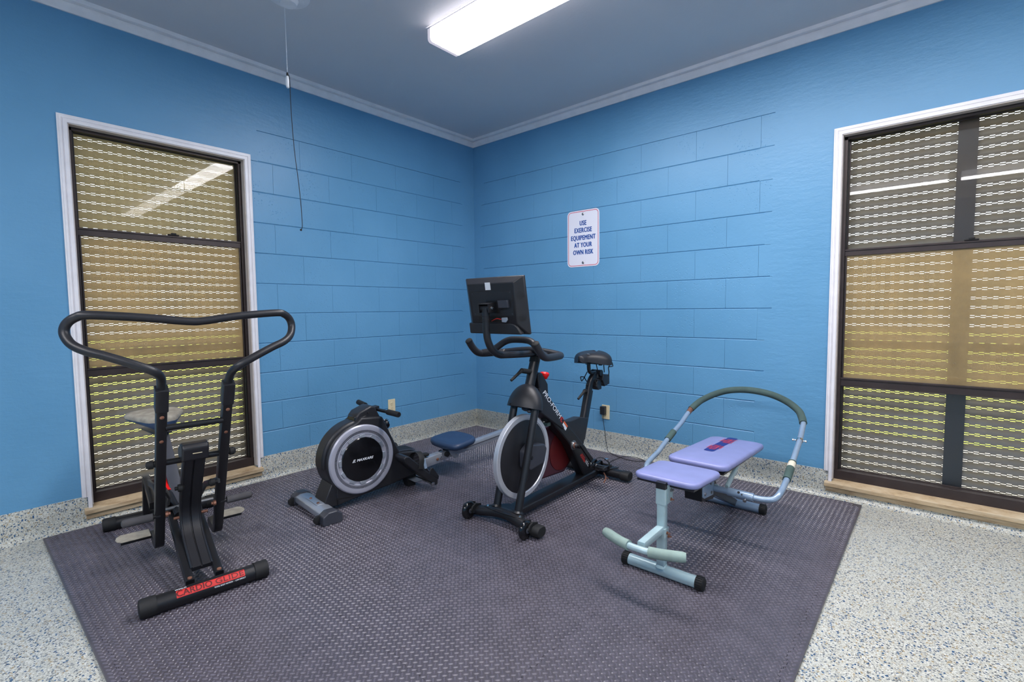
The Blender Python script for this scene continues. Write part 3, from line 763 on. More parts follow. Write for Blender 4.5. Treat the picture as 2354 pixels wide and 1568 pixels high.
for cxx in (-.105, .095):
    for k in range(11):
        a = cxx-.055+k*.011; w_ = rnd.uniform(.010, .034); o_ = rnd.uniform(-.014, .014)
        mb.add([dec(a, o_-w_)+V((0, 0, .0005)), dec(a+.004, o_-w_)+V((0, 0, .0005)), dec(a+.007, o_+w_)+V((0, 0, .0005)), dec(a+.003, o_+w_)+V((0, 0, .0005))], [(0, 1, 2, 3)])
    for v_ in (-.030, -.012, .01, .028):
        a = cxx+rnd.uniform(-.05, -.02); l_ = rnd.uniform(.04, .085)
        mb.add([dec(a, v_-.0018)+V((0, 0, .0004)), dec(a+l_, v_-.0018)+V((0, 0, .0004)), dec(a+l_, v_+.0018)+V((0, 0, .0004)), dec(a, v_+.0018)+V((0, 0, .0004))], [(0, 1, 2, 3)])
part('printed_script', mb, 'redprint', p2)
# under frame
part('seat_beam', MB().sweep([W(-.012, 0, .375), W(.14, 0, .375), W(.42, 0, .265)], sq(.034, .030), lat), 'steelblue2', bn)
blk = part('pivot_block', MB().prism(B.pl([(.335, .325), (.46, .325), (.545, .27), (.545, .205), (.50, .195), (.35, .225)], -.042), lat*.084), 'black', bn, .004)
part('side_plate', MB().prism(B.pl([(.345, .318), (.44, .318), (.50, .285), (.49, .222), (.37, .236), (.345, .25)], .0425), lat*.004), 'steelblue2', blk, .001)
for a, z in ((.372, .258), (.46, .242), (.45, .29)): part('bolt', MB().lathe(W(a, .046, z), lat, [(0, .008), (.005, .008), (.006, .003)], 6), 'steel', blk)
leg = part('rear_leg', MB().sweep([W(.44, 0, .262), W(.935, 0, .045)], sq(.044, .040), lat), 'steelblue2', bn)
part('gusset', MB().prism(B.pl([(.50, .225), (.60, .22), (.94, .052), (.90, .03)], .024), lat*.005), 'black', leg, .0008)
part('back_strut', MB().sweep([W(.52, .10, .262), W(.70, .105, .355)], sq(.016, .026), lat), 'steelblue', bn)
part('back_strut', MB().sweep([W(.52, -.10, .262), W(.70, -.105, .355)], sq(.016, .026), lat), 'steelblue', bn)
part('strut_bar', MB().tube([W(.52, -.11, .255), W(.52, .06, .255)], .011, 12), 'steelblue', bn)
part('back_frame', MB().sweep([W(.45, 0, .36), W(.98, 0, .340)], sq(.030, .022), lat), 'black', bn)
# hooped handlebar
RA = [W(.498, .04, .252), W(.498, .12, .251), W(.498, .225, .248), W(.500, .275, .250), W(.510, .312, .259), W(.545, .330, .283), W(.615, .332, .303), W(.68, .330, .318), W(.75, .328, .346), W(.86, .325, .388), W(.99, .320, .432), W(1.06, .316, .468), W(1.123, .311, .499)]
LA = [B.b+B.d*((p-B.b).dot(B.d))-B.l*((p-B.b).dot(B.l))+V((0, 0, p.z)) for p in RA]
TOPH = [W(1.165, .295, .524), W(1.207, .268, .552), W(1.238, .20, .592), W(1.240, .11, .624), W(1.232, 0, .637), W(1.240, -.11, .624), W(1.238, -.20, .592), W(1.207, -.268, .552), W(1.165, -.295, .524)]
hp = catmull(RA+TOPH+LA[::-1], 6)
hb_ = part('handlebar', MB().tube(hp, .0138, 14), 'steelblue2', bn)
gp = catmull([RA[-1]]+TOPH+[LA[-1]], 8)
part('foam_grip', MB().tube(gp, .0195, 16), 'greenfoam', hb_, label='dark green foam over the top of the hoop')
for s_, a0 in ((1, 3), (-1, 3)):
    P_ = RA if s_ == 1 else LA
    part('telescoping_sleeve', MB().tube([P_[0], P_[1]], .0155, 16).tube([W(.498, s_*.112, .251), W(.498, s_*.228, .248)], .0195, 18), 'steelblue2', hb_)
part('foam_sleeve', MB().tube([RA[7]+(RA[6]-RA[7])*.3, RA[8]], .0185, 16), 'greenfoam', hb_)
q0, q1 = LA[9], LA[8]
part('foam_sleeve', MB().tube([q0+(q1-q0)*-.25, q0+(q1-q0)*.5], .0185, 16), 'greenfoam', hb_)
q0, q1 = RA[8], RA[9]
part('tape_wrap', MB().tube([q0, q0+(q1-q0)*.35], .0178, 16), 'tape', hb_)
part('sleeve_ring', MB().tube([q0+(q1-q0)*.35, q0+(q1-q0)*.42], .0185, 16), 'greenfoam', hb_)
cl = RA[10]
part('clamp_bolt', MB().lathe(cl-B.l*.034, B.l, [(0, .007), (.006, .007), (.0065, .0035), (.06, .0035), (.0605, .007), (.066, .007)], 8).tube([cl-(RA[11]-cl).normalized()*.006, cl+(RA[11]-cl).normalized()*.006], .0168, 14), 'chrome', hb_)
q0, q1 = LA[12], LA[11]
part('split_sleeve', MB().tube([q0, q0+(q1-q0)*.55], .0158, 12), 'bolt', hb_)
part('height_mark', MB().lathe(W(.484, .165, .262), (W(.44, .165, .30)-W(.484, .165, .262)), [(0, .006), (.0012, .006)], 12).lathe(W(.480, .18, .256), (W(.44, .18, .29)-W(.480, .18, .256)), [(0, .004), (.0012, .004)], 10), 'black', hb_)
part('spring_pin', MB().lathe(W(.486, .195, .238), (W(.43, .195, .21)-W(.486, .195, .238)), [(0, .006), (.012, .005), (.013, .008), (.017, .008)], 10), 'steel', hb_)

# ================================================================ EXERCISE BIKE
K = Fr((1.765, -1.583), pi/2+.022); W = K.W; lat = K.l
bk = thing('exercise_bike', 'black spin bike with silver-rimmed flywheel and tablet console, facing the camera side', 'exercise bike', W(.5, 0, 0))
ov = [(.030*cos(2*pi*i/20), .036*sin(2*pi*i/20)) for i in range(20)]
fsp = catmull([W(.0, -.225, .040), W(.0, -.16, .042), W(.018, -.07, .052), W(.024, 0, .055), W(.018, .07, .052), W(.0, .16, .042), W(.0, .225, .040)], 5)
fs_ = part('front_stabilizer', MB().sweep(fsp, [(.027*cos(2*pi*i/20), .031*sin(2*pi*i/20)) for i in range(20)], ref=UP), 'black', bk)
for s_ in (-1, 1):
    mb = MB(); prof = rrect(.054, .074, .025, 5)
    o = [W(-.002, s_*t_, .0385) for t_ in (.200, .210, .250, .262)]
    mb.sweep([o[0], o[1], o[2], o[3]], prof, UP, scale=[.96, 1, 1, .9])
    part('end_cap', mb, 'rubber', fs_, .002)
    part('wheel_bracket', MB().prism(K.pl([(-.045, .075), (-.02, .085), (.02, .072), (.02, .035), (-.045, .035), (-.06, .055)], s_*.168), lat*(.012*s_)).prism(K.pl([(-.045, .075), (-.02, .085), (.02, .072), (.02, .035), (-.045, .035), (-.06, .055)], s_*.212), lat*(.010*s_)), 'rubber', fs_, .002)
    wh = part('wheel', MB().lathe(W(-.052, s_*.196-.016, .049), lat, [(0, .022), (.001, .036), (.006, .044), (.012, .0475), (.020, .0475), (.026, .044), (.031, .036), (.032, .022)], 28), 'gloss', fs_)
    part('hub', MB().lathe(W(-.052, s_*.196-.021, .049), lat, [(0, .008), (.002, .014), (.040, .014), (.042, .008)], 12), 'dkgrey', wh)
fpl = part('foot_plate', MB().prism([W(a, t_, .070) for a, t_ in ((-.002, -.13), (.03, -.12), (.11, -.04), (.11, .04), (.03, .12), (-.002, .13), (-.012, .05), (-.012, -.05))], (0, 0, .005)), 'black', bk, .002)
for t_ in (-.112, .112): part('bolt', MB().lathe(W(.012, t_, .075), UP, [(0, .008), (.004, .007), (.005, .003)], 10), 'chrome', fpl)
for s_ in (-1, 1):
    lg = part('fork_leg', MB().tube([W(.043, s_*.074, .074), W(.205, s_*.074, .612)], .0225, 18, ry=.018, ref=lat), 'black', bk)
    part('weld', MB().lathe(W(.043, s_*.074, .073), (W(.205, 0, .612)-W(.043, 0, .073)), [(0, .031), (.004, .027), (.010, .0225)], 18), 'black', lg)
# fork crown cover
fd = (W(.20, 0, .60)-W(.046, 0, .09)).normalized(); fn = fd.cross(lat).normalized()
part('fork_cover', MB().ball(W(.200, 0, .596), .112, .072, .135, lat, fn, fd, 36, 12, 0, 90).ball(W(.200, 0, .596), .104, .064, .127, lat, fn, fd, 36, 12, 0, 90), 'satin', bk, smooth=60)
part('rivet', MB().lathe(W(.150, -.052, .622), -K.d, [(0, .005), (.012, .005)], 10), 'bronze_gap', bk)
part('wiring', MB().ball(W(.205, .01, .592), .03, .025, .014, n=10, m_=6).ball(W(.19, .04, .585), .015, .012, .012, n=8, m_=6), 'dkgrey', bk)
ht = part('head_tube', MB().tube([W(.228, 0, .66), W(.300, 0, .856)], .030, 20, ry=.026, ref=lat), 'black', bk)
part('handlebar_post', MB().tube([W(.298, 0, .85), W(.316, 0, .90)], .0235, 18, ry=.021, ref=lat), 'black', ht)
part('post_sleeve', MB().tube([W(.292, 0, .842), W(.302, 0, .868)], .0315, 18, ry=.027, ref=lat), 'rubber', ht)
part('post_clamp', MB().sweep([W(.30, 0, .872), W(.322, 0, .918)], rrect(.056, .050, .012), lat), 'black', bk, .002)
def lever(root, p, q, e, r=.010):
    l_ = part('lever_knob', MB().tube([p, q], .014, 14), 'rubber', root)
    part('lever_handle', MB().tube([q, q+(e-q)*.3, e], .0085, 10, scale=[1.35, 1, .9]), 'rubber', l_)
    d = (q-p).normalized(); part('lever_bolt', MB().lathe(q, d, [(0, .008), (.002, .008), (.002, .005), (-.001, .004)], 10), 'steel', l_)
lever(ht, W(.262, -.0, .790), W(.176, .0, .806), W(.098, -.01, .760))
# console
stm = catmull([W(.285, 0, .893), W(.20, 0, .895), W(.06, 0, .902), W(-.01, 0, .909), W(-.062, 0, .938), W(-.092, 0, .985), W(-.102, 0, 1.04), W(-.104, 0, 1.15)], 6)
st = part('console_arm', MB().tube(stm, .0185, 18), 'black', bk)
for z in (1.105, 1.088, 1.08): part('ring', MB().tube([W(-.104, 0, z), W(-.104, 0, z+.004)], .0205, 18), 'rubber', st)
for a in (.235, .262): part('bolt', MB().lathe(W(a, .017, .889+.008), lat, [(0, .0035), (.003, .003)], 8), 'chrome', st)
# console box: local frame, u = lateral, v = up along the tilted panel, n = towards the front (camera)
cO = W(-.012, 0, 1.162); cv = (W(-.037, 0, 1.306)-W(.012, 0, 1.018)).normalized(); cu = lat; cn = cu.cross(cv).normalized()
if cn.dot(K.d) > 0: cn = -cn
CP = lambda u, v, n_: cO+cu*u+cv*v+cn*n_
cons = part('console', MB().add([CP(u, v, n_) for u, v, n_ in (
    (-.195, -.146, -.004), (.195, -.146, -.004), (.195, .146, -.004), (-.195, .146, -.004),
    (-.195, -.146, .012), (.195, -.146, .012), (.195, .146, .012), (-.195, .146, .012),
    (-.152, -.085, .046), (.152, -.085, .046), (.155, .118, .046), (-.155, .118, .046))],
    [(0, 1, 2, 3), (0, 1, 5, 4), (1, 2, 6, 5), (2, 3, 7, 6), (3, 0, 4, 7), (4, 5, 9, 8), (5, 6, 10, 9), (6, 7, 11, 10), (7, 4, 8, 11), (8, 9, 10, 11)]), 'satin', bk, .004)
part('screen', MB().prism([CP(u, v, -.0045) for u, v in rrect(.36, .25, .01)], -cn*.001), 'gloss', cons)
ch_ = [(-.178, -.140), (-.176, -.083), (.11, -.083), (.135, -.088), (.150, -.10), (.172, -.140)]
part('chin', MB().prism([CP(u, v, .016) for u, v in ch_], cn*.034), 'satin', cons, .006)
part('rear_cover', MB().prism([CP(u, v, .0455) for u, v in ((-.135, -.045), (.138, -.045), (.138, .078), (-.135, .078))], cn*.0018), 'satin', cons, .0006)
for u, v in ((-.125, .07), (.128, .07), (.128, -.036), (-.12, -.036)): part('screw', MB().lathe(CP(u, v, .047), cn, [(0, .0035), (.001, .003)], 8), 'dkgrey', cons)
part('sticker', MB().prism([CP(u, v, .0466) for u, v in ((-.030, .086), (.006, .086), (.006, .124), (-.030, .124))], cn*.0004), 'white', cons)
part('port_module', MB().prism([CP(u, v, .046) for u, v in ((.055, -.004), (.118, -.004), (.118, .034), (.055, .034))], cn*.018), 'dkgrey', cons, .002)
part('cable_recess', MB().prism([CP(u, v, .0466) for u, v in ((-.10, -.078), (.10, -.078), (.10, -.050), (-.10, -.050))], cn*.0006), 'bronze_gap', cons)
mb = MB()
for k in range(5): mb.tube(catmull([CP(-.04+k*.01, -.075, .048), CP(.0+k*.01, -.06, .056), CP(.04+.01*k, -.068, .052), CP(.085, -.062, .05)], 5), .0018, 5)
part('cables', mb, 'rubber', cons)
part('red_wire', MB().tube(catmull([CP(-.01, -.072, .052), CP(.03, -.058, .058), (CP(.06, -.062, .056))], 5), .002, 5), 'redprint', cons)
part('plug', MB().prism([CP(u, v, .048) for u, v in ((.062, -.076), (.088, -.078), (.10, -.066), (.098, -.052), (.062, -.054))], cn*.010), 'silver', cons, .002)
for v in (.052, -.060):
    mb = MB(); o = CP(.176, v, .0285); sn = (cu*.034+cn*.043*0+cn*.0).normalized()
    sn = (CP(.195, v, .012)-CP(.152, v, .046)); sn = sn.cross(cv).normalized(); sn = sn if sn.dot(cu) > 0 else -sn
    a1 = cv; b1 = sn.cross(a1)
    for i in range(-4, 5):
        for j in range(-4, 5):
            if i*i+j*j <= 17: mb.lathe(o+a1*i*.0045+b1*j*.0045, sn, [(0, .0014), (.0006, .0014)], 5)
    g_ = part('speaker_grille', mb, 'bronze_gap', cons)
part('hinge_bracket', MB().prism([CP(u, v, .046) for u, v in ((-.075, -.02), (.022, -.02), (.022, .034), (-.075, .034))], cn*.006).prism([CP(u, v, .05) for u, v in ((-.068, -.016), (-.0635, -.016), (-.0635, .03), (-.068, .03))], cn*.055).prism([CP(u, v, .05) for u, v in ((-.006, -.016), (-.0015, -.016), (-.0015, .03), (-.006, .03))], cn*.055).prism([CP(u, v, .05) for u, v in ((-.068, .026), (-.0015, .026), (-.0015, .031), (-.068, .031))], cn*.055) if 0 else
     MB().prism([CP(u, v, .046) for u, v in ((-.036, -.03), (.050, -.03), (.050, .034), (-.036, .034))], cn*.006).prism([CP(u, v, .05) for u, v in ((-.034, -.02), (-.0295, -.02), (-.0295, .026), (-.034, .026))], cn*.062).prism([CP(u, v, .05) for u, v in ((.0295, -.02), (.034, -.02), (.034, .026), (.0295, .026))], cn*.062).prism([CP(u, v, .05) for u, v in ((-.034, .022), (.034, .022), (.034, .026), (-.034, .026))], cn*.062), 'black', cons, .0015)
part('hinge_bolt', MB().lathe(CP(.034, .0, .085), cu, [(0, .008), (.003, .008), (.004, .004), (.007, .004)], 10), 'chrome', cons)
part('neck_head', MB().tube([CP(-.029, 0, .085), CP(.029, 0, .085)], .021, 16), 'black', cons)
# handlebar: two raised horns, crossbar at the back, raised loop between the arms
hr = .0165
def hpath(s_): return [W(.001, s_*.227, .972), W(.028, s_*.228, .938), W(.062, s_*.227, .908), W(.10, s_*.224, .896), W(.17, s_*.217, .893), W(.235, s_*.209, .893), W(.262, s_*.196, .893)]
hh = hpath(1)+[W(.272, .165, .897), W(.272, .09, .906), W(.270, 0, .912), W(.272, -.09, .906), W(.272, -.165, .897)]+hpath(-1)[::-1]
hbk = part('handlebar', MB().tube(catmull(hh, 6), .0195, 16), 'satin', bk)
ar = [W(.105, .222, .900), W(.118, .185, .908), W(.132, .145, .928), W(.150, .105, .958), W(.158, .07, .972), W(.162, .03, .976), W(.162, -.03, .976), W(.158, -.07, .972), W(.150, -.105, .958), W(.132, -.145, .928), W(.118, -.185, .908), W(.105, -.222, .900)]
part('centre_loop', MB().tube(catmull(ar, 6), .0185, 16), 'satin', hbk)
for s_ in (-1, 1):
    d = (W(.001, s_*.227, .972)-W(.028, s_*.228, .938)).normalized()
    part('horn_tip', MB().lathe(W(.001, s_*.227, .972)-d*.004, d, [(0, .0198), (.006, .0196), (.010, .016), (.012, .006)], 16), 'rubber', hbk)
# frame
poly = [(.283, .775), (.318, .785), (.378, .712), (.383, .645), (.56, .457), (.80, .245), (.915, .10), (.885, .066), (.772, .066), (.600, .315), (.455, .445), (.36, .545), (.298, .66)]
bm_ = part('main_frame', MB().prism(K.pl(poly, -.034), lat*.068), 'black', bk, .008, seg=3)
part('frame_shroud', MB().prism(K.pl([(.292, .70), (.330, .655), (.54, .425), (.525, .415), (.300, .555)], -.040), lat*.080), 'satin', bm_, .006)
part('frame_plate', MB().prism(K.pl([(.56, .457), (.625, .448), (.735, .452), (.84, .43), (.83, .40), (.775, .262), (.70, .32)], -.026), lat*.052), 'satin', bk, .004)
part('seat_tube', MB().sweep([W(.783, 0, .30), W(.885, 0, .605)], rrect(.042, .060, .012, 4), lat), 'black', bk)
spp = catmull([W(.876, 0, .58), W(.893, 0, .628), W(.912, 0, .662), W(.945, 0, .688), W(.985, 0, .694)], 5)
sp = part('seat_post', MB().sweep(spp, rrect(.034, .050, .011, 4), lat), 'black', bk)
part('clamp', MB().tube([W(.99, -.036, .708), W(.99, .036, .708)], .022, 18), 'satin', sp)
part('clamp_head', MB().sweep([W(.985, 0, .67), W(.995, 0, .705)], rrect(.045, .05, .008), lat), 'black', sp)
part('saddle_stem', MB().tube(catmull([W(.985, 0, .712), W(.93, 0, .713), W(.895, 0, .725), W(.885, 0, .755), W(.885, 0, .80)], 6), .0125, 12), 'black', sp)
lever(sp, W(.892, 0, .594), W(.832, .0, .604), W(.770, -.01, .560))
part('post_pin', MB().lathe(W(.868, 0, .64), -K.d, [(0, .006), (.012, .006)], 8), 'rubber', sp)
# saddle
def saddle(root, W, a0, a1, zt, hw, mat, name='saddle', drop=.045):
    mb = MB(); secs = []; n = 22; N = 15
    for i in range(N):
        f = i/(N-1); a = a0+(a1-a0)*f
        e = min(1, max(0, (f-.15)/.6)); e = e*e*(3-2*e)
        hwid = .030+(hw-.030)*e
        if f < .12: hwid *= sqrt(max(.02, 1-((.12-f)/.12)**2))
        if f > .86: hwid *= sqrt(max(.02, 1-((f-.86)/.15)**2))
        z = zt-.012*(1-f)**2*2; dr = drop*(.55+.45*e)*(1 if .05 < f < .97 else .6)
        sec = []
        for j in range(n):
            b = pi*j/(n-1); x = -cos(b); y = sin(b)**.55
            groove = -.010*math.exp(-(x/.22)**2)*e
            sec.append(W(a, hwid*x, z-dr+dr*y+groove+(.004*abs(x)*e)))
        for j in range(n-2, 0, -1):
            b = pi*j/(n-1); x = -cos(b); sec.append(W(a, hwid*.86*x, z-dr+.004))
        secs.append(sec)
    m_ = len(secs[0]); vs = [q for s_ in secs for q in s_]; fs = []
    for i in range(N-1):
        for j in range(m_):
            k = (j+1) % m_; fs.append((i*m_+j, i*m_+k, (i+1)*m_+k, (i+1)*m_+j))
    fs += [tuple(range(m_-1, -1, -1)), tuple((N-1)*m_+j for j in range(m_))]
    return part(name, mb.add(vs, fs), mat, root, smooth=60)
sdl = saddle(bk, W, .765, .985, .862, .135, 'satin', drop=.092)
part('saddle_springs', MB().lathe(W(.95, -.05, .765), UP, [(0, .012), (.045, .014)], 10).lathe(W(.95, .05, .765), UP, [(0, .012), (.045, .014)], 10).tube([W(.80, 0, .80), W(.86, .02, .785), W(.96, .03, .785)], .004, 6).tube([W(.80, 0, .80), W(.86, -.02, .785), W(.96, -.03, .785)], .004, 6), 'rubber', sdl)
part('saddle_badge', MB().ball(W(.83, .03, .8475), .010, .005, .002, n=8, m_=4), 'silver', sdl)
wr_ = part('accessory_rack', MB().prism(K.pl([(1.0, .70), (1.085, .69), (1.085, .625), (1.02, .615), (.99, .66)], .0), lat*.045).prism(K.pl([(.94, .665), (.99, .66), (.995, .60), (.955, .598), (.925, .625)], -.01), lat*.045), 'satin', bk, .004)
mb = MB()
for pts in ([(.965, -.06, .712), (.925, -.06, .675), (.893, -.06, .655), (.878, -.06, .689), (.925, -.06, .682), (.945, -.06, .66), (.96, -.05, .635)],
            [(.965, .10, .695), (.975, .10, .72), (.965, .10, .752), (.985, .10, .768), (1.013, .10, .786), (1.030, .10, .754), (.97, .10, .756)],
            [(.875, .05, .68), (.895, .05, .645), (.915, .05, .672), (.88, .05, .682), (.935, .05, .672), (.975, .05, .635)],
            [(.93, .03, .79), (.925, .035, .765), (.935, .04, .72)], [(.99, .05, .79), (.985, .055, .765), (.985, .06, .715)]):
    mb.tube(fillet([W(*p) for p in pts], .008, 3), .0032, 6)
part('wire_hooks', mb, 'rubber', wr_)
# rails and rear stabilizer
part('base_rail', MB().sweep([W(.03, 0, .050), W(.16, 0, .050), W(.90, 0, .052), W(.97, 0, .052)], rrect(.098, .034, .007, 3), lat), 'black', bk)
rsb = part('rear_stabilizer', MB().sweep([W(1.0, -.205, .042), W(1.0, .205, .042)], [(.028*cos(2*pi*i/20), .037*sin(2*pi*i/20)) for i in range(20)], ref=UP), 'black', bk)
for s_ in (-1, 1):
    part('end_cap', MB().sweep([W(1.0, s_*.185, .040), W(1.0, s_*.235, .040), W(1.0, s_*.243, .040)], rrect(.058, .078, .026, 5), UP, scale=[1, 1, .9]), 'rubber', rsb, .001)
part('rear_foot', MB().prism([W(a, t_, .066) for a, t_ in ((.90, -.06), (1.02, -.14), (1.04, -.14), (1.04, .14), (1.02, .14), (.90, .06))], (0, 0, .008)), 'black', rsb, .002)
# flywheel
FA, FZ, R0 = .180, .331, .232
fw = part('flywheel', MB().lathe(W(FA, -.014, FZ), lat, [(0, .10), (.004, .200), (.004, .204), (0, .207), (0, .229), (.002, .232), (.026, .232), (.028, .229), (.028, .207), (.024, .204), (.024, .200), (.022, .10), (.022, .03)], 72), 'alu', bk, smooth=25)
part('wheel_face', MB().lathe(W(FA, .0095, FZ), lat, [(0, .2005), (.0012, .2005), (.004, .19), (.0075, .08), (.0075, .03)], 60).lathe(W(FA, -.0105, FZ), -lat, [(0, .2005), (.0012, .2005), (.004, .19), (.0075, .08), (.0075, .03)], 60), 'satin', fw, smooth=40)
for s_ in (-1, 1):
    o = [(.128, .375), (.175, .405), (.30, .385), (.325, .355), (.30, .275), (.17, .262), (.128, .285)]
    part('hub_cover', MB().prism(K.pl(o, s_*.014), lat*(s_*.050)), 'dkgrey', fw, .010, seg=3)
part('axle', MB().tube([W(FA, -.066, FZ+.0), W(FA, .066, FZ)], .010, 12), 'black', fw)
part('brake_pad', MB().box(W(.40, 0, .50), K.d, lat, UP, .022, .02, .012).box(W(.34, 0, .575), K.d, lat, UP, .03, .012, .012), 'rubber', bk, .002)
part('brake_bracket', MB().box(W(.405, .004, .468), K.d, lat, UP, .016, .016, .010), 'greenfoam', bk, .001)
# drive side guard on the left of the frame
gd = part('belt_guard', MB().prism(K.pl([(.22, .40), (.36, .42), (.50, .43), (.62, .36), (.735, .24), (.735, .15), (.66, .105), (.36, .125), (.24, .20)], -.095), lat*.052), 'maroon', bk, .012, seg=3)
part('guard_disc', MB().lathe(W(.62, -.042, .255), lat, [(0, .125), (.002, .125), (.003, .118), (.003, .03)], 40), 'redink', gd)
# cranks and pedals
ck = part('crank', MB().tube([W(.648, -.105, .292), W(.648, .085, .292)], .013, 16).prism([W(.648-.016, .078, .305), W(.648+.018, .078, .302), W(.778, .092, .178), W(.762, .092, .156)], lat*.014), 'black', bk, .002)
part('bottom_bracket', MB().lathe(W(.642, .034, .295), lat, [(0, .030), (.004, .030), (.005, .024), (.012, .022), (.013, .012), (.03, .012)], 24), 'steel', ck)
part('lock_ring', MB().lathe(W(.642, .038, .295), lat, [(0, .020), (.010, .018), (.012, .012)], 18), 'bolt', ck)
part('crank_arm', MB().prism([W(.648-.016, -.095, .30), W(.648+.012, -.095, .28), W(.53, -.108, .42), W(.515, -.108, .41)], -lat*.014), 'black', ck, .002)
def pedal(root, a, t0, z, s_):
    w = .095
    T = lambda da, dt, dz: W(a+da, t0+s_*dt, z+dz)
    p = part('pedal', MB().prism([T(-.045, 0, .010), T(.045, 0, .010), T(.052, 0, 0), T(.045, 0, -.010), T(-.045, 0, -.010), T(-.052, 0, 0)], lat*(s_*.012)).prism([T(-.045, w-.012, .010), T(.045, w-.012, .010), T(.052, w-.012, 0), T(.045, w-.012, -.010), T(-.045, w-.012, -.010), T(-.052, w-.012, 0)], lat*(s_*.012)).box(T(-.043, w/2, 0), K.d, lat, UP, .006, w/2, .010).box(T(.043, w/2, 0), K.d, lat, UP, .006, w/2, .010).box(T(0, w/2, 0), K.d, lat, UP, .014, w/2, .008), 'satin', root, .0015)
    part('pedal_spindle', MB().tube([T(0, -.03, 0), T(0, w, 0)], .008, 10), 'chrome', p)
    mb = MB()
    prof = [(0, -.0015), (.020, -.0015), (.020, .0015), (0, .0015)]
    for off in (.018, .056):
        mb.sweep(fillet([T(-.055, off, -.004), T(-.10, off+.004, .012), T(-.098, off+.006, .040), T(-.030, off+.008, .055), T(-.02, off+.008, .02)], .02, 4), [(.009*cos(2*pi*i/8), .0035*sin(2*pi*i/8)) for i in range(8)], ref=lat)
    part('toe_cage', mb, 'gloss', p)
    mb = MB().sweep(fillet([T(.01, -.004, -.018), T(.01, -.006, .028), T(.0, .03, .056), T(.0, .07, .056), T(.01, .102, .028), T(.01, .100, -.02), T(.01, .05, -.028), T(.01, -.004, -.018)], .02, 4), [(.008*cos(2*pi*i/8), .0018*sin(2*pi*i/8)) for i in range(8)], ref=K.d)
    st_ = part('strap', mb, 'rubber', p)
    part('buckle', MB().box(T(.0, .085, .052), K.d, lat, UP, .012, .010, .005), 'chrome', st_, .001)
    return p
pd = pedal(ck, .775, .108, .150, 1)
part('frayed_strap', MB().tube(catmull([W(.745, .19, .125), W(.752, .20, .098), W(.735, .205, .085), W(.728, .20, .068)], 4), .004, 5).tube([W(.752, .20, .098), W(.77, .21, .085)], .003, 5), 'bolt', pd)
pedal(ck, .523, -.122, .415, -1)
# red tension knob
rk = part('tension_knob', MB().lathe(W(.383, 0, .735), (W(.397, 0, .80)-W(.383, 0, .735)), [(0, .014), (.006, .019), (.024, .0275), (.032, .0285), (.040, .024), (.043, .010)], 20), 'red', bk, label='bright red tension knob')
part('knob_rod', MB().tube([W(.366, 0, .68), W(.383, 0, .737)], .0065, 10), 'steel', rk)
# lettering on the frame (right side face)
tf = lambda a, z, lift=.0346: W(a, lift, z)
dA = V((.560-.383, 0, .457-.645)).normalized()      # down the tube
dx, dz_ = dA.x, dA.z
def side(cx_, cz_): return lambda x, y: tf(cx_+x*dx-y*dz_, cz_+x*dz_+y*dx)
text_part('lettering', 'PRO-FORM', side(.415, .585), 'white', bm_, size=.040, bold=.0004, xs=1.24, space=1.02, shear=.2)
text_part('logo', 'Ξ' if 0 else 'C', side(.514, .479), 'redprint', bm_, size=.040, bold=.0022, xs=1.15)
part('logo_bar', MB().add([side(.508, .486)(x, y) for x, y in ((-.006, -.003), (.014, -.003), (.014, .003), (-.006, .003))], [(0, 1, 2, 3)]), 'redprint', bm_)
part('warning_label', MB().add([side(.548, .437)(x, y) for x, y in ((-.026, .004), (.030, .004), (.030, .016), (-.026, .016))], [(0, 1, 2, 3)]), 'orange', bm_)
part('label_sheet', MB().add([side(.548, .437)(x, y) for x, y in ((-.026, .003), (-.026, -.014), (-.020, -.010), (-.014, -.015), (.010, -.018), (.030, -.018), (.030, .003))], [(0, 1, 2, 3, 4, 5, 6)]), 'white', bm_)
text_part('model_lettering', 'SMART', side(.760, .196), 'redprint', bm_, size=.015, bold=.0003, xs=1.2)
text_part('model_lettering', 'POWER', side(.752, .183), 'redprint', bm_, size=.022, bold=.0006, xs=1.05)
text_part('model_lettering', '10.0', side(.805, .140), 'white', bm_, size=.030, bold=.0002, xs=1.15)

# ================================================================ ROWING MACHINE
R = Fr((.835, -2.14), radians(85)); W = R.W; lat = R.l
rw = thing('rowing_machine', 'black rowing machine with silver ringed flywheel cover and black sliding seat', 'rowing machine', W(.6, 0, 0))
# front stabilizer
prof = [(-.048, .030), (-.045, .018), (.045, .018), (.048, .030), (.045, .052), (.020, .064), (-.020, .064), (-.045, .052)]
def bar_between(t0, t1, prof): return [[W(.008+a, t, z) for a, z in prof] for t in (t0, t1)]
A_, B2 = bar_between(-.185, .165, prof); n = len(prof)
fst = part('front_stabilizer', MB().add(A_+B2, [tuple(range(n)), tuple(range(n, 2*n))]+[(i, (i+1) % n, n+(i+1) % n, n+i) for i in range(n)]), 'silver', rw, .004)
pr2 = [(-.056, .012), (-.05, ZF+.0125), (.05, ZF+.0125), (.056, .012), (.053, .050), (.024, .070), (-.024, .070), (-.053, .050)]
for s_, ta, tb in ((-1, -.240, -.180), (1, .160, .226)):
    A_, B2 = bar_between(ta, tb, pr2)
    ec = part('end_cap', MB().add(A_+B2, [tuple(range(n)), tuple(range(n, 2*n))]+[(i, (i+1) % n, n+(i+1) % n, n+i) for i in range(n)]), 'dkgrey', fst, .005)
    tw = tb-.012 if s_ < 0 else ta+.012
    part('transport_wheel', MB().lathe(W(-.052, tw-.009, .026), lat, [(0, .012), (.002, .024), (.016, .024), (.018, .012)], 20), 'rubber', ec)
part('mount_plate', MB().prism([W(.008+a, t, .0645) for a, t in ((-.022, -.09), (.022, -.09), (.022, .07), (-.022, .07))], (0, 0, .002)), 'silver', fst, .001)
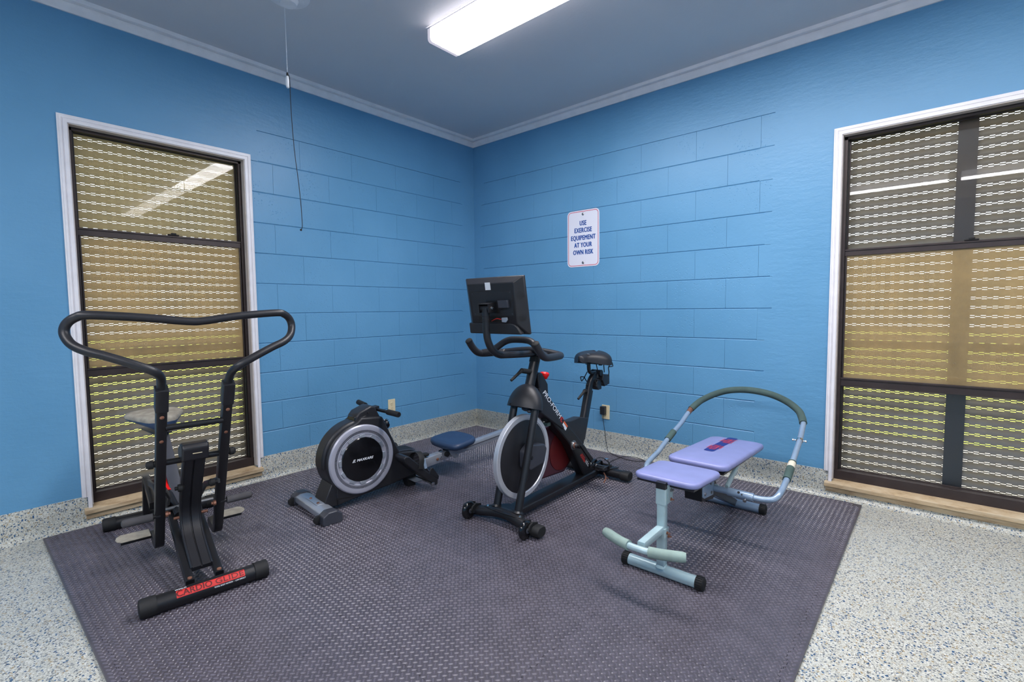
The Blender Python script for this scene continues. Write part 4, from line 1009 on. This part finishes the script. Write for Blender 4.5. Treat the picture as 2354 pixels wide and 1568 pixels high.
for t_ in (-.06, .04): part('bolt', MB().lathe(W(.004, t_, .0665), UP, [(0, .008), (.004, .007), (.005, .003)], 10), 'bolt', fst)
# main shell
CX, CZ, RR = .256, .272, .2125
arc = [(CX+RR*cos(radians(a)), CZ+RR*sin(radians(a))) for a in range(222, 96, -6)]
shell = arc+[(.235, .492), (.262, .515), (.40, .50), (.425, .445), (.445, .40), (.485, .315), (.515, .255), (.60, .245), (.650, .232), (.668, .19), (.690, .120), (.60, .088), (.44, .066), (.26, .052), (.10, .032)]
sh = part('shell', MB().prism(R.pl(shell, -.078), lat*.156), 'satin', rw, .010, seg=3)
part('front_leg', MB().prism(R.pl([(.028, .062), (.040, .092), (.075, .165), (.13, .12), (.16, .055), (.10, .030), (.05, .034)], -.070), lat*.140), 'satin', sh, .006)
h0 = [(CX+(RR+.014)*cos(radians(a)), CZ+(RR+.014)*sin(radians(a))) for a in range(188, 88, -5)]
h1 = [(CX+(RR-.02)*cos(radians(a)), CZ+(RR-.02)*sin(radians(a))) for a in range(92, 190, 5)]
part('front_hood', MB().prism(R.pl(h0+h1, -.052), lat*.104), 'satin', sh, .016, seg=3, smooth=50)
part('hood_screw', MB().lathe(W(.06, .054, .262), lat, [(-.01, .005), (.0, .005)], 8), 'bronze_gap', sh)
hd = part('console_head', MB().prism(R.pl([(.232, .476), (.240, .520), (.262, .545), (.335, .572), (.362, .566), (.395, .50), (.445, .40), (.42, .38)], -.056), lat*.112), 'satin', rw, .010, seg=3)
part('head_panel', MB().prism(R.pl([(.256, .478), (.262, .510), (.300, .520), (.345, .44), (.32, .43)], .0565), lat*.003), 'satin', hd, .002)
part('console_front', MB().prism(R.pl([(.229, .480), (.236, .518), (.245, .520), (.243, .480)], -.045), lat*.09), 'gloss', hd, .004)
part('peg', MB().lathe(W(.315, .0555, .535), lat, [(0, .006), (.010, .006)], 10), 'rubber', hd)
part('tension_dial', MB().lathe(W(.455, -.03, .415), (W(.50, -.03, .435)-W(.455, -.03, .415)), [(0, .026), (.018, .029), (.034, .029), (.040, .024), (.040, .010)], 20), 'gloss', hd)
part('dial_ribs', (lambda m_: [m_.box(W(.455+.024, -.03, .415+.0107)+(V((0, 0, 1))*cos(k*pi/6)+lat*sin(k*pi/6))*.0285, K.d, lat, UP, .012, .002, .002) for k in range(12)] and m_)(MB()), 'chrome', hd)
# handle
hpth = catmull([W(.405, -.245, .548), W(.402, -.16, .541), W(.398, -.05, .536), W(.398, .05, .536), W(.402, .16, .537), W(.410, .248, .535)], 5)
hl = part('handle', MB().tube(hpth, .0105, 12), 'black', rw)
for s_ in (-1, 1):
    a, b = (hpth[0], hpth[6]) if s_ < 0 else (hpth[-1], hpth[-7])
    part('foam_grip', MB().tube([a, a+(b-a)*.04, b], .0165, 16, scale=[.85, 1, 1]), 'rubber', hl)
part('handle_cradle', MB().box(W(.385, 0, .545), K.d, lat, UP, .028, .022, .012), 'satin', hd, .004)
# flywheel cover on the right face
DO = W(CX, .078, CZ)
ring = part('cover_ring', MB().lathe(DO, lat, [(0, .203), (.008, .203), (.014, .197), (.016, .188), (.014, .172), (.011, .170), (.011, .158), (.012, .150), (.009, .146), (.009, .130)], 72, cap=False), 'disc', rw, smooth=30)
part('centre_disc', MB().lathe(DO, lat, [(0, .129), (.012, .129), (.0145, .126), (.0150, .120), (.0150, .01)], 64), 'gloss', ring)
az_ = UP; 
def dp(r, an, lift): return DO+(R.d*cos(an)+V((0, 0, 1))*sin(an))*r+lat*lift
mb = MB()
for k in range(132):
    an = 2*pi*k/132; w_ = .0021
    r0, r1_ = .1565, .1715; tang = (R.d*-sin(an)+V((0, 0, 1))*cos(an))
    mb.add([dp(r0, an, .0128)-tang*w_, dp(r0, an, .0128)+tang*w_, dp(r1_, an, .0150)+tang*w_, dp(r1_, an, .0150)-tang*w_], [(0, 1, 2, 3)])
o = part('vent_slots', mb, 'dkgrey', ring); o['kind'] = 'stuff'
for k in range(12):
    an = 2*pi*k/12; mb = MB()
    an0, an1 = an-.17, an+.13
    q = [dp(.131, an0, .009), dp(.131, an1, .009), dp(.146, an1-.02, .009), dp(.148, an0+.06, .009)]
    mb.prism(q, lat*.006); part('cover_tooth', mb, 'silver', ring, .001)
ty = V((0, 0, 1)); tx = R.d
text_part('lettering', 'MAXKARE', lambda x, y: DO+tx*(x+.012)+ty*(y-.0)+lat*.0156, 'white', ring, size=.020, bold=.0007, xs=1.12, shear=.3)
text_part('logo', '//.', lambda x, y: DO+tx*(x-.056)+ty*(y-.0)+lat*.0156, 'white', ring, size=.024, bold=.0012, xs=1.0, shear=.3)
part('seam', MB().prism(R.pl([(.09, .075), (.11, .074), (.20, .062), (.20, .059), (.10, .068)], .078), lat*.001), 'bronze_gap', sh)
# phone tray recess
mb = MB()
a0, a1, t0, t1 = .525, .630, -.055, .050
mb.add([W(a, t, z) for a, t, z in ((a0, t0, .2520), (a1, t0, .2425), (a1, t1, .2425), (a0, t1, .2520), (a0+.008, t0+.008, .215), (a1-.008, t0+.008, .21), (a1-.008, t1-.008, .21), (a0+.008, t1-.008, .215))], [(4, 5, 6, 7), (0, 1, 5, 4), (1, 2, 6, 5), (2, 3, 7, 6), (3, 0, 4, 7)])
def z_t(a): return .2565-(a-.515)*.092
rim = [W(a, t, z_t(a)+.004) for a, t in ((a0-.006, t0-.006), (a1+.008, t0-.006), (a1+.008, t1+.008), (a0-.006, t1+.008))]
rin = [W(a, t, z_t(a)+.004) for a, t in ((a0, t0), (a1, t0), (a1, t1), (a0, t1))]
part('tray', MB().add(rim+rin+[p-V((0, 0, .004)) for p in rim], [(i, (i+1) % 4, 4+(i+1) % 4, 4+i) for i in range(4)]+[(i, (i+1) % 4, 8+(i+1) % 4, 8+i) for i in range(4)]), 'dkgrey', sh)
part('tray_well', MB().add(rin+[W(a0, t0, z_t(a0)+.0028), W(a1, t0, z_t(a1)+.0028), W(a1, t1, z_t(a1)+.0028), W(a0, t1, z_t(a0)+.0028)], [(4, 5, 6, 7), (0, 1, 5, 4), (1, 2, 6, 5), (2, 3, 7, 6), (3, 0, 4, 7)]), 'bronze_gap', sh)
for k in range(3):
    part('vent_line', MB().prism(R.pl([(.60, .205-.022*k), (.662-.0*k, .210-.022*k), (.662, .207-.022*k), (.60, .202-.022*k)], .0782), lat*.001), 'dkgrey', sh)
# rail
zr = lambda a: .118+(a-.723)*.091
rl = part('rail', MB().sweep([W(.66, 0, zr(.66)+.006), W(1.70, 0, zr(1.70)+.006)], rrect(.046, .052, .004, 2), lat), 'silver', rw)
part('rail_groove', MB().prism([W(.90, .0262, zr(.90)+.004), W(1.68, .0262, zr(1.68)+.004), W(1.68, .0262, zr(1.68)+.009), W(.90, .0262, zr(.90)+.009)], lat*.0006), 'dkgrey', rl)
part('hinge_sleeve', MB().sweep([W(.665, 0, zr(.665)+.004), W(.872, 0, zr(.872)+.004)], rrect(.054, .062, .004, 2), lat), 'silver', rl, .001)
for a, r_2, m_ in ((.828, .010, 'bolt'), (.858, .012, 'chrome')): part('bolt', MB().lathe(W(a, .031, zr(a)+.004), lat, [(0, r_2), (.005, r_2*.9), (.006, r_2*.5), (.010, r_2*.4)], 10), m_, rl)
lk = part('locking_knob', MB().lathe(W(.752, 0, .165), UP, [(-.02, .006), (0, .006), (.001, .018), (.004, .024), (.014, .024), (.018, .018), (.019, .006)], 14), 'rubber', rl)
part('knob_spindle', MB().lathe(W(.752, 0, .148), UP, [(0, .010), (.008, .010), (.009, .005), (.02, .005)], 10), 'steel', lk)
rs = part('rear_leg', MB().sweep([W(1.665, 0, .20), W(1.675, 0, .040)], rrect(.05, .04, .004, 2), lat), 'silver', rw)
part('rear_stabilizer', MB().sweep([W(1.675, -.17, .028), W(1.675, .17, .028)], rrect(.045, .05, .012), UP), 'silver', rs)
for s_ in (-1, 1): part('end_cap', MB().sweep([W(1.675, s_*.165, .027), W(1.675, s_*.20, .027)], rrect(.052, .058, .014), UP), 'dkgrey', rs, .002)
part('rail_end_cap', MB().sweep([W(1.70, 0, zr(1.70)+.006), W(1.712, 0, zr(1.712)+.006)], rrect(.050, .056, .008), lat), 'rubber', rl)
# sliding seat
def seat_pad_fn(u, v): pass
SA, SZ = .985, .242
mb = MB(); layers = [(-.040, .86), (-.036, .95), (-.022, 1.0), (-.008, 1.0), (.002, .955), (.006, .88), (.004, .60), (.001, .3)]
vs = []; n = 48
for dz, k in layers:
    for j in range(n):
        an = 2*pi*j/n; c_, s_ = cos(an), sin(an); e = .46
        x = abs(c_)**e*(1 if c_ >= 0 else -1); y = abs(s_)**e*(1 if s_ >= 0 else -1)
        vs.append(W(SA+.120*k*x*(1-.10*abs(y)), .160*k*y*(1-.04*x), SZ+dz+(x*k*.120)*.10))
fs = []
for i in range(len(layers)-1):
    for j in range(n): fs.append((i*n+j, i*n+(j+1) % n, (i+1)*n+(j+1) % n, (i+1)*n+j))
fs += [tuple(range(n-1, -1, -1)), tuple((len(layers)-1)*n+j for j in range(n))]
st = part('seat', mb.add(vs, fs), 'navyvinyl', rw, smooth=70, label='black padded sliding seat with blue sheen')  # black seat; the wall's blue reflection is put into the vinyl colour
cg = part('carriage', MB().prism([W(a, t, .197) for a, t in ((.895, -.055), (1.075, -.055), (1.075, .055), (.895, .055))], (0, 0, .006)), 'silver', st, .001)
for s_ in (-1, 1):
    part('carriage_plate', MB().prism(R.pl([(.90, .200), (1.07, .203), (1.055, .160), (1.01, .145), (.995, .110), (.965, .108), (.93, .150)], s_*.036), lat*(s_*.004)), 'silver', cg, .001)
    part('roller', MB().lathe(W(.905, s_*.034-.011, .150), lat, [(0, .010), (.002, .017), (.020, .017), (.022, .010)], 16), 'rubber', cg)
    part('roller', MB().lathe(W(1.045, s_*.034-.011, .175), lat, [(0, .008), (.002, .014), (.020, .014), (.022, .008)], 14), 'rubber', cg)
    for a, z in ((.985, .165), (.98, .135)): part('bolt', MB().lathe(W(a, s_*.041, z), lat*s_, [(0, .007), (.005, .006), (.006, .003), (.012, .003)], 6), 'chrome', cg)
# footrests
for s_ in (-1, 1):
    tc = .150*s_
    pu = [(.462, .250), (.474, .262), (.500, .258), (.555, .205), (.612, .150), (.708, .068), (.704, .036), (.690, .030), (.600, .105), (.520, .175), (.470, .225)]
    ft = part('footrest', MB().prism(R.pl(pu, tc-.055*1), lat*.110), 'satin', rw, .006, seg=2)
    part('heel_cup', MB().prism(R.pl([(.640, .118), (.655, .150), (.672, .150), (.715, .085), (.710, .064)], tc-.055), lat*.010).prism(R.pl([(.640, .118), (.655, .150), (.672, .150), (.715, .085), (.710, .064)], tc+.045), lat*.010), 'satin', ft, .003)
    part('foot_strap', MB().sweep(fillet([W(.575, tc-.062, .165), W(.590, tc-.058, .235), W(.60, tc, .262), W(.590, tc+.058, .235), W(.575, tc+.062, .165)], .03, 5), [(.018*cos(2*pi*i/8), .0016*sin(2*pi*i/8)) for i in range(8)], ref=R.d), 'rubber', ft)
    part('buckle', MB().box(W(.615, tc+.045, .185), R.d, lat, V((-.3, 0, 1)), .010, .004, .030), 'steelblue2', ft, .002)
part('foot_axle', MB().tube([W(.660, -.215, .052), W(.660, .215, .052)], .008, 12), 'chrome', rw)
for s_ in (-1, 1): part('axle_nut', MB().lathe(W(.660, s_*.207, .052), lat*s_, [(0, .013), (.008, .013), (.010, .008)], 10), 'chrome', rw)
part('foot_plate', MB().prism([W(a, t, .052) for a, t in ((.595, -.11), (.665, -.11), (.665, .11), (.595, .11))], (0, 0, .003)), 'silver', rw, .0008)
part('middle_foot', MB().prism(R.pl([(.58, .085), (.66, .10), (.65, ZF+.0125), (.60, ZF+.0125)], -.03), lat*.06), 'rubber', rw, .003)

# ================================================================ GLIDER (seat + levers)
G = Fr((1.284, -2.822), radians(173)); lat = G.l
sk = lambda a: -.062*max(0, a-.3)
W0 = G.W
W = W0
Ws = lambda a, t, z: G.W(a, t+sk(a), z)
gl = thing('cardio_glider', 'black rider exercise machine with looped handlebar and worn grey seat by left window', 'exercise machine', W(.5, 0, 0))
# front tube with decals
R1 = .0335
ftb = part('front_base_tube', MB().tube([W(0, -.19, .035), W(0, .19, .035)], R1, 28, ref=UP), 'black', gl)
for s_ in (-1, 1):
    part('end_cap', MB().lathe(W(0, s_*.170, .036), lat*s_, [(0, R1+.003), (.042, R1+.0035), (.052, R1+.0005), (.055, R1-.012)], 28), 'rubber', ftb)
def cyl(x, y, r=R1+.0004):   # x along the tube (left to right in the photo), y around it (up), seen from the front
    an = radians(25)+y/R1
    return W(-r*cos(an), x, .035+r*sin(an))
def grid(x0, x1, y0, y1, r, nx=2, ny=10):
    mb = MB(); vs = [cyl(x0+(x1-x0)*i/nx, y0+(y1-y0)*j/ny, r) for i in range(nx+1) for j in range(ny+1)]
    return mb.add(vs, [(i*(ny+1)+j, (i+1)*(ny+1)+j, (i+1)*(ny+1)+j+1, i*(ny+1)+j+1) for i in range(nx) for j in range(ny)])
part('decal_band', grid(-.108, .130, -.002, .026, R1+.0004), 'redprint', ftb)
part('decal_edge', grid(-.106, -.012, .0, .024, R1+.0006), 'redink', ftb) if 0 else None
text_part('lettering', 'CARDIO', lambda x, y: cyl(x-.048, y+.0118, R1+.0008), 'redink', ftb, size=.032, bold=.0008, xs=1.0, space=1.0, cuts=True)
text_part('lettering', 'GLIDE', lambda x, y: cyl(x+.074, y+.0118, R1+.0008), 'redink', ftb, size=.029, bold=.0002, xs=1.28, space=1.04, cuts=True)
text_part('lettering', 'WESLO', lambda x, y: cyl(x-.091, y+.0315, R1+.0008), 'white', ftb, size=.0105, bold=.0002, xs=1.1, cuts=True)
text_part('lettering', 'TOTAL BODY MOTION  •  LOW IMPACT', lambda x, y: cyl(x+.074, y-.0085, R1+.0008), 'white', ftb, size=.0078, bold=.0002, xs=.80, cuts=True)
# two long side rails
for s_ in (-1, 1):
    p = [W(.045, s_*.052, .052), W(.16, s_*.052, .088), W(.30, s_*.052, .140), W(.40, s_*.052, .176), W(.50, s_*.052, .222), W(.58, s_*.052, .272)]
    r_l = part('side_rail', MB().sweep(catmull(p, 4), rrect(.030, .034, .003, 2), lat), 'black', gl)
    part('rail_foot_bolt', MB().lathe(W(.050, s_*.052, .072), UP, [(0, .009), (.005, .008), (.006, .003)], 10), 'bolt', r_l)
for t_, a, z in ((-.078, .212, .398), (-.078, .345, .252), (.070, .33, .262)):
    pass
# ramp shaped resistance column
rampc = [(.104, .080), (.20, .118), (.275, .158), (.312, .205), (.318, .262), (.295, .320), (.235, .420), (.160, .525), (.150, .545)]
rp = catmull([W(a, 0, z) for a, z in rampc], 4)
colm = part('resistance_column', MB().sweep(rp, [(-.041, .010), (-.041, -.010), (-.036, -.014), (-.034, -.014), (-.032, -.010), (-.0035, -.010), (-.002, -.004), (.002, -.004), (.0035, -.010), (.032, -.010), (.034, -.014), (.036, -.014), (.041, -.010), (.041, .010)], lat), 'satin', gl, .0015)
part('column_web', MB().sweep([p+(V((0, 0, 1))*-.0+G.d*.02) for p in rp[8:]], rrect(.074, .03, .004), lat), 'satin', colm)
hp2 = [(.125, .530), (.105, .585), (.115, .602), (.150, .606), (.215, .575), (.225, .545), (.185, .520)]
hdx = part('column_head', MB().prism(G.pl(hp2, -.047), lat*.096), 'satin', gl, .007, seg=3)
part('head_label', MB().add([W(.113, t, z) for t, z in ((-.010, .560), (.024, .560), (.024, .564), (-.010, .564))], [(0, 1, 2, 3)]), 'ivory', hdx)
# uprights: square tubes, hooked at the bottom
for s_ in (-1, 1):
    t_ = .113*s_
    p = [W(.047, t_, .800), W(.100, t_, .690), W(.180, t_, .528), W(.268, t_, .345), W(.325, t_, .225), W(.355, t_, .158), W(.385, t_, .122), W(.435, t_, .116), W(.500, t_, .122)]
    up_ = part('upright', MB().sweep([p[0], p[1], p[2], p[3]]+catmull(p[3:], 5)[1:], rrect(.036, .040, .004, 2), lat), 'black', gl)
    part('collar', MB().sweep([W(.062, t_, .768), W(.018, t_, .856)], rrect(.043, .047, .004, 2), lat), 'satin', up_, .001)
    for a, z, d_ in ((.070, .745, 0), (.125, .640, 0)):
        q = W(a, t_, z); nrm = (p[1]-p[0]).cross(lat).normalized(); nrm = nrm if nrm.dot(G.d) < 0 else -nrm
        part('bolt', MB().lathe(q+nrm*.019, nrm, [(0, .008), (.002, .0075), (.004, .004)], 10), 'bolt', up_)
    part('end_knob', MB().lathe(W(.180, t_+s_*.018, .528), lat*s_, [(0, .013), (.006, .013), (.007, .017), (.022, .017), (.030, .011), (.031, .004)], 14), 'rubber', up_)
    pl0 = [(.44, .112), (.44, .135), (.535, .140), (.545, .134), (.545, .112)]
    # foot plate: plank with rounded tip and a channel below
    tt = [(.020, .455), (.020, .540), (.125, .545), (.140, .525), (.145, .50), (.140, .475), (.125, .455)]
    fp = part('foot_plate', MB().prism([W(a, t_+s_*q, .135) for q, a in tt], (0, 0, .006)), 'seatcloth', gl, .002, label='worn grey topped foot plate')
    part('plate_channel', MB().prism([W(a, t_+s_*q, .118) for q, a in ((.0, .475), (.0, .525), (.128, .525), (.128, .475))], (0, 0, .017)), 'black', fp, .001)
    pg = part('foot_peg', MB().tube([W(.285, t_, .277), W(.285, t_+s_*.030, .277)], .009, 10), 'black', gl)
    part('foam_grip', MB().tube([W(.285, t_+s_*.026, .277), W(.286, t_+s_*.120, .277), W(.286, t_+s_*.128, .277), W(.286, t_+s_*.132, .277)], .0165, 16, scale=[1, 1, .85, .4]), 'foam', pg)
    part('peg_bolt', MB().lathe(W(.285, t_-s_*.018, .277), -lat*s_, [(0, .012), (.010, .012), (.012, .007), (.018, .007)], 8), 'bolt', pg)
part('cross_bar', MB().tube([W(.087, -.100, .689), W(.087, .100, .689)], .0125, 14), 'black', gl)
part('lower_cross_bar', MB().tube([W(.180, -.132, .528), W(.180, .132, .528)], .0125, 14), 'black', gl)
def hl_(s_): return [W(.024, s_*.113, .845), W(.010, s_*.114, .872), W(-.022, s_*.119, .902), W(-.052, s_*.140, .928), W(-.050, s_*.20, .960), W(-.034, s_*.27, .992), W(-.018, s_*.325, 1.014), W(.012, s_*.360, 1.038), W(.036, s_*.376, 1.075), W(.036, s_*.368, 1.108), W(.024, s_*.342, 1.130), W(.015, s_*.305, 1.1365)]
L1, L2 = hl_(-1), hl_(1)
part('handlebar', MB().tube(catmull(L1+[W(.010, -.15, 1.124), W(.008, -.02, 1.108), W(.008, .04, 1.109), W(.010, .16, 1.126)]+L2[::-1], 6), .0155, 16), 'satin', gl, label='black handlebar bent into one wide closed loop')
# seat post (flat wide bar), pivot arms, rear frame
pst = part('seat_post', MB().sweep([Ws(.50, .0, .235), Ws(.62, .0, .335), Ws(.82, .0, .530)], rrect(.052, .028, .003), lat), 'dkgrey', gl)
part('lower_seat_post', MB().sweep([Ws(.44, .005, .19), Ws(.60, .0, .275)], rrect(.044, .03, .003), lat), 'black', pst)
# saddle: broad wedge shaped seat, dark vinyl body under a worn grey top
def seat_secs(sc, dz0, dz1):
    N = 16; n = 30; secs = []
    for i in range(N):
        f = i/(N-1); a = .705+.255*f
        hw = (.052+.072*min(1, f/.72))*(sqrt(max(.04, 1-((.12-f)/.12)**2)) if f < .12 else 1)*(sqrt(max(.10, 1-((f-.90)/.105)**2)) if f > .90 else 1)*sc
        sec = []
        for j in range(n):
            b = 2*pi*j/n; x = cos(b); y = sin(b)
            x = abs(x)**.6*(1 if x > 0 else -1); y = abs(y)**.75*(1 if y > 0 else -1)
            zt = .622+.010*f; zb = .545+.030*f+.022*abs(x)
            z = zt if y > 0 else zb
            zm = .600+.012*f
            sec.append(Ws(a, x*hw-.012, zm+dz0+((zt-zm+dz1)*y if y > 0 else (zm-zb)*y)))
        secs.append(sec)
    return secs
def skin(secs):
    N = len(secs); m_ = len(secs[0]); vs = [q for s_ in secs for q in s_]; fs = []
    for i in range(N-1):
        for j in range(m_):
            k = (j+1) % m_; fs.append((i*m_+j, i*m_+k, (i+1)*m_+k, (i+1)*m_+j))
    return MB().add(vs, fs+[tuple(range(m_-1, -1, -1)), tuple((N-1)*m_+j for j in range(m_))])
sd_ = part('saddle', skin(seat_secs(1, 0, 0)), 'navyvinyl', gl, smooth=60, label='dark vinyl saddle with a worn grey top')
tp_ = [[q for k, q in enumerate(sec) if k <= 15]+[q-V((0, 0, .012)) for k, q in list(enumerate(sec))[::-1] if k in (14, 11, 8, 5, 1)] for sec in seat_secs(1.012, .002, .003)]
part('saddle_top', skin(tp_), 'seatcloth', sd_, smooth=60)
part('saddle_base', MB().prism([Ws(a, t, .536) for a, t in ((.74, -.05), (.92, -.07), (.92, .05), (.74, .03))], (0, 0, .010)), 'black', sd_, .003)
rbt = [W(1.045, -.262, .035), W(1.045, .215, .035)]
rtb = part('rear_base_tube', MB().tube(rbt, .032, 24, ref=UP), 'black', gl)
for k, s_ in ((0, -1), (1, 1)):
    part('end_cap', MB().lathe(rbt[k]-lat*s_*.034, lat*s_, [(0, .0352), (.046, .0355), (.054, .032), (.056, .02)], 24), 'rubber', rtb)
for s_ in (-1, 1):
    t0 = -.025+s_*.075
    part('rear_leg', MB().sweep(fillet([W(1.02, t0, .06), W(.93, t0, .285), W(.66, t0, .205)], .05, 5), rrect(.030, .038, .003, 2), lat), 'black', gl)
    part('lever_arm', MB().sweep([W(.45, t0*.9, .235), W(.60, t0*1.0, .315), W(.80, t0, .285)], rrect(.012, .030, .002, 2), lat), 'satin', gl)
part('pivot_rod', MB().tube([W(.455, -.115, .240), W(.455, .115, .240)], .010, 12), 'steel', gl)
for t_, a, z in ((-.062, .240, .392), (.092, .215, .395)):
    part('adjust_knob', MB().lathe(W(a, t_, z), -lat*(1 if t_ > 0 else -1), [(0, .008), (.010, .008), (.011, .016), (.026, .017), (.034, .011)], 12), 'rubber', gl)
part('link_arm', MB().sweep([W(.235, -.098, .40), W(.36, -.07, .33), W(.50, -.06, .245)], rrect(.010, .028, .002, 2), lat), 'black', gl)
part('link_arm', MB().sweep([W(.215, .098, .40), W(.36, .07, .35), W(.50, .06, .245)], rrect(.010, .028, .002, 2), lat), 'black', gl)
rsk = part('resistance_shock', MB().tube([W(.42, -.03, .215), W(.56, -.048, .285)], .016, 16), 'black', gl)
part('shock_sleeve', MB().tube([W(.56, -.048, .285), W(.66, -.062, .335)], .019, 16), 'red', rsk, label='red sleeve on the shock')
part('ramp_bolt', MB().tube([W(.325, -.062, .235), W(.325, .068, .235)], .0065, 10), 'bolt', gl)
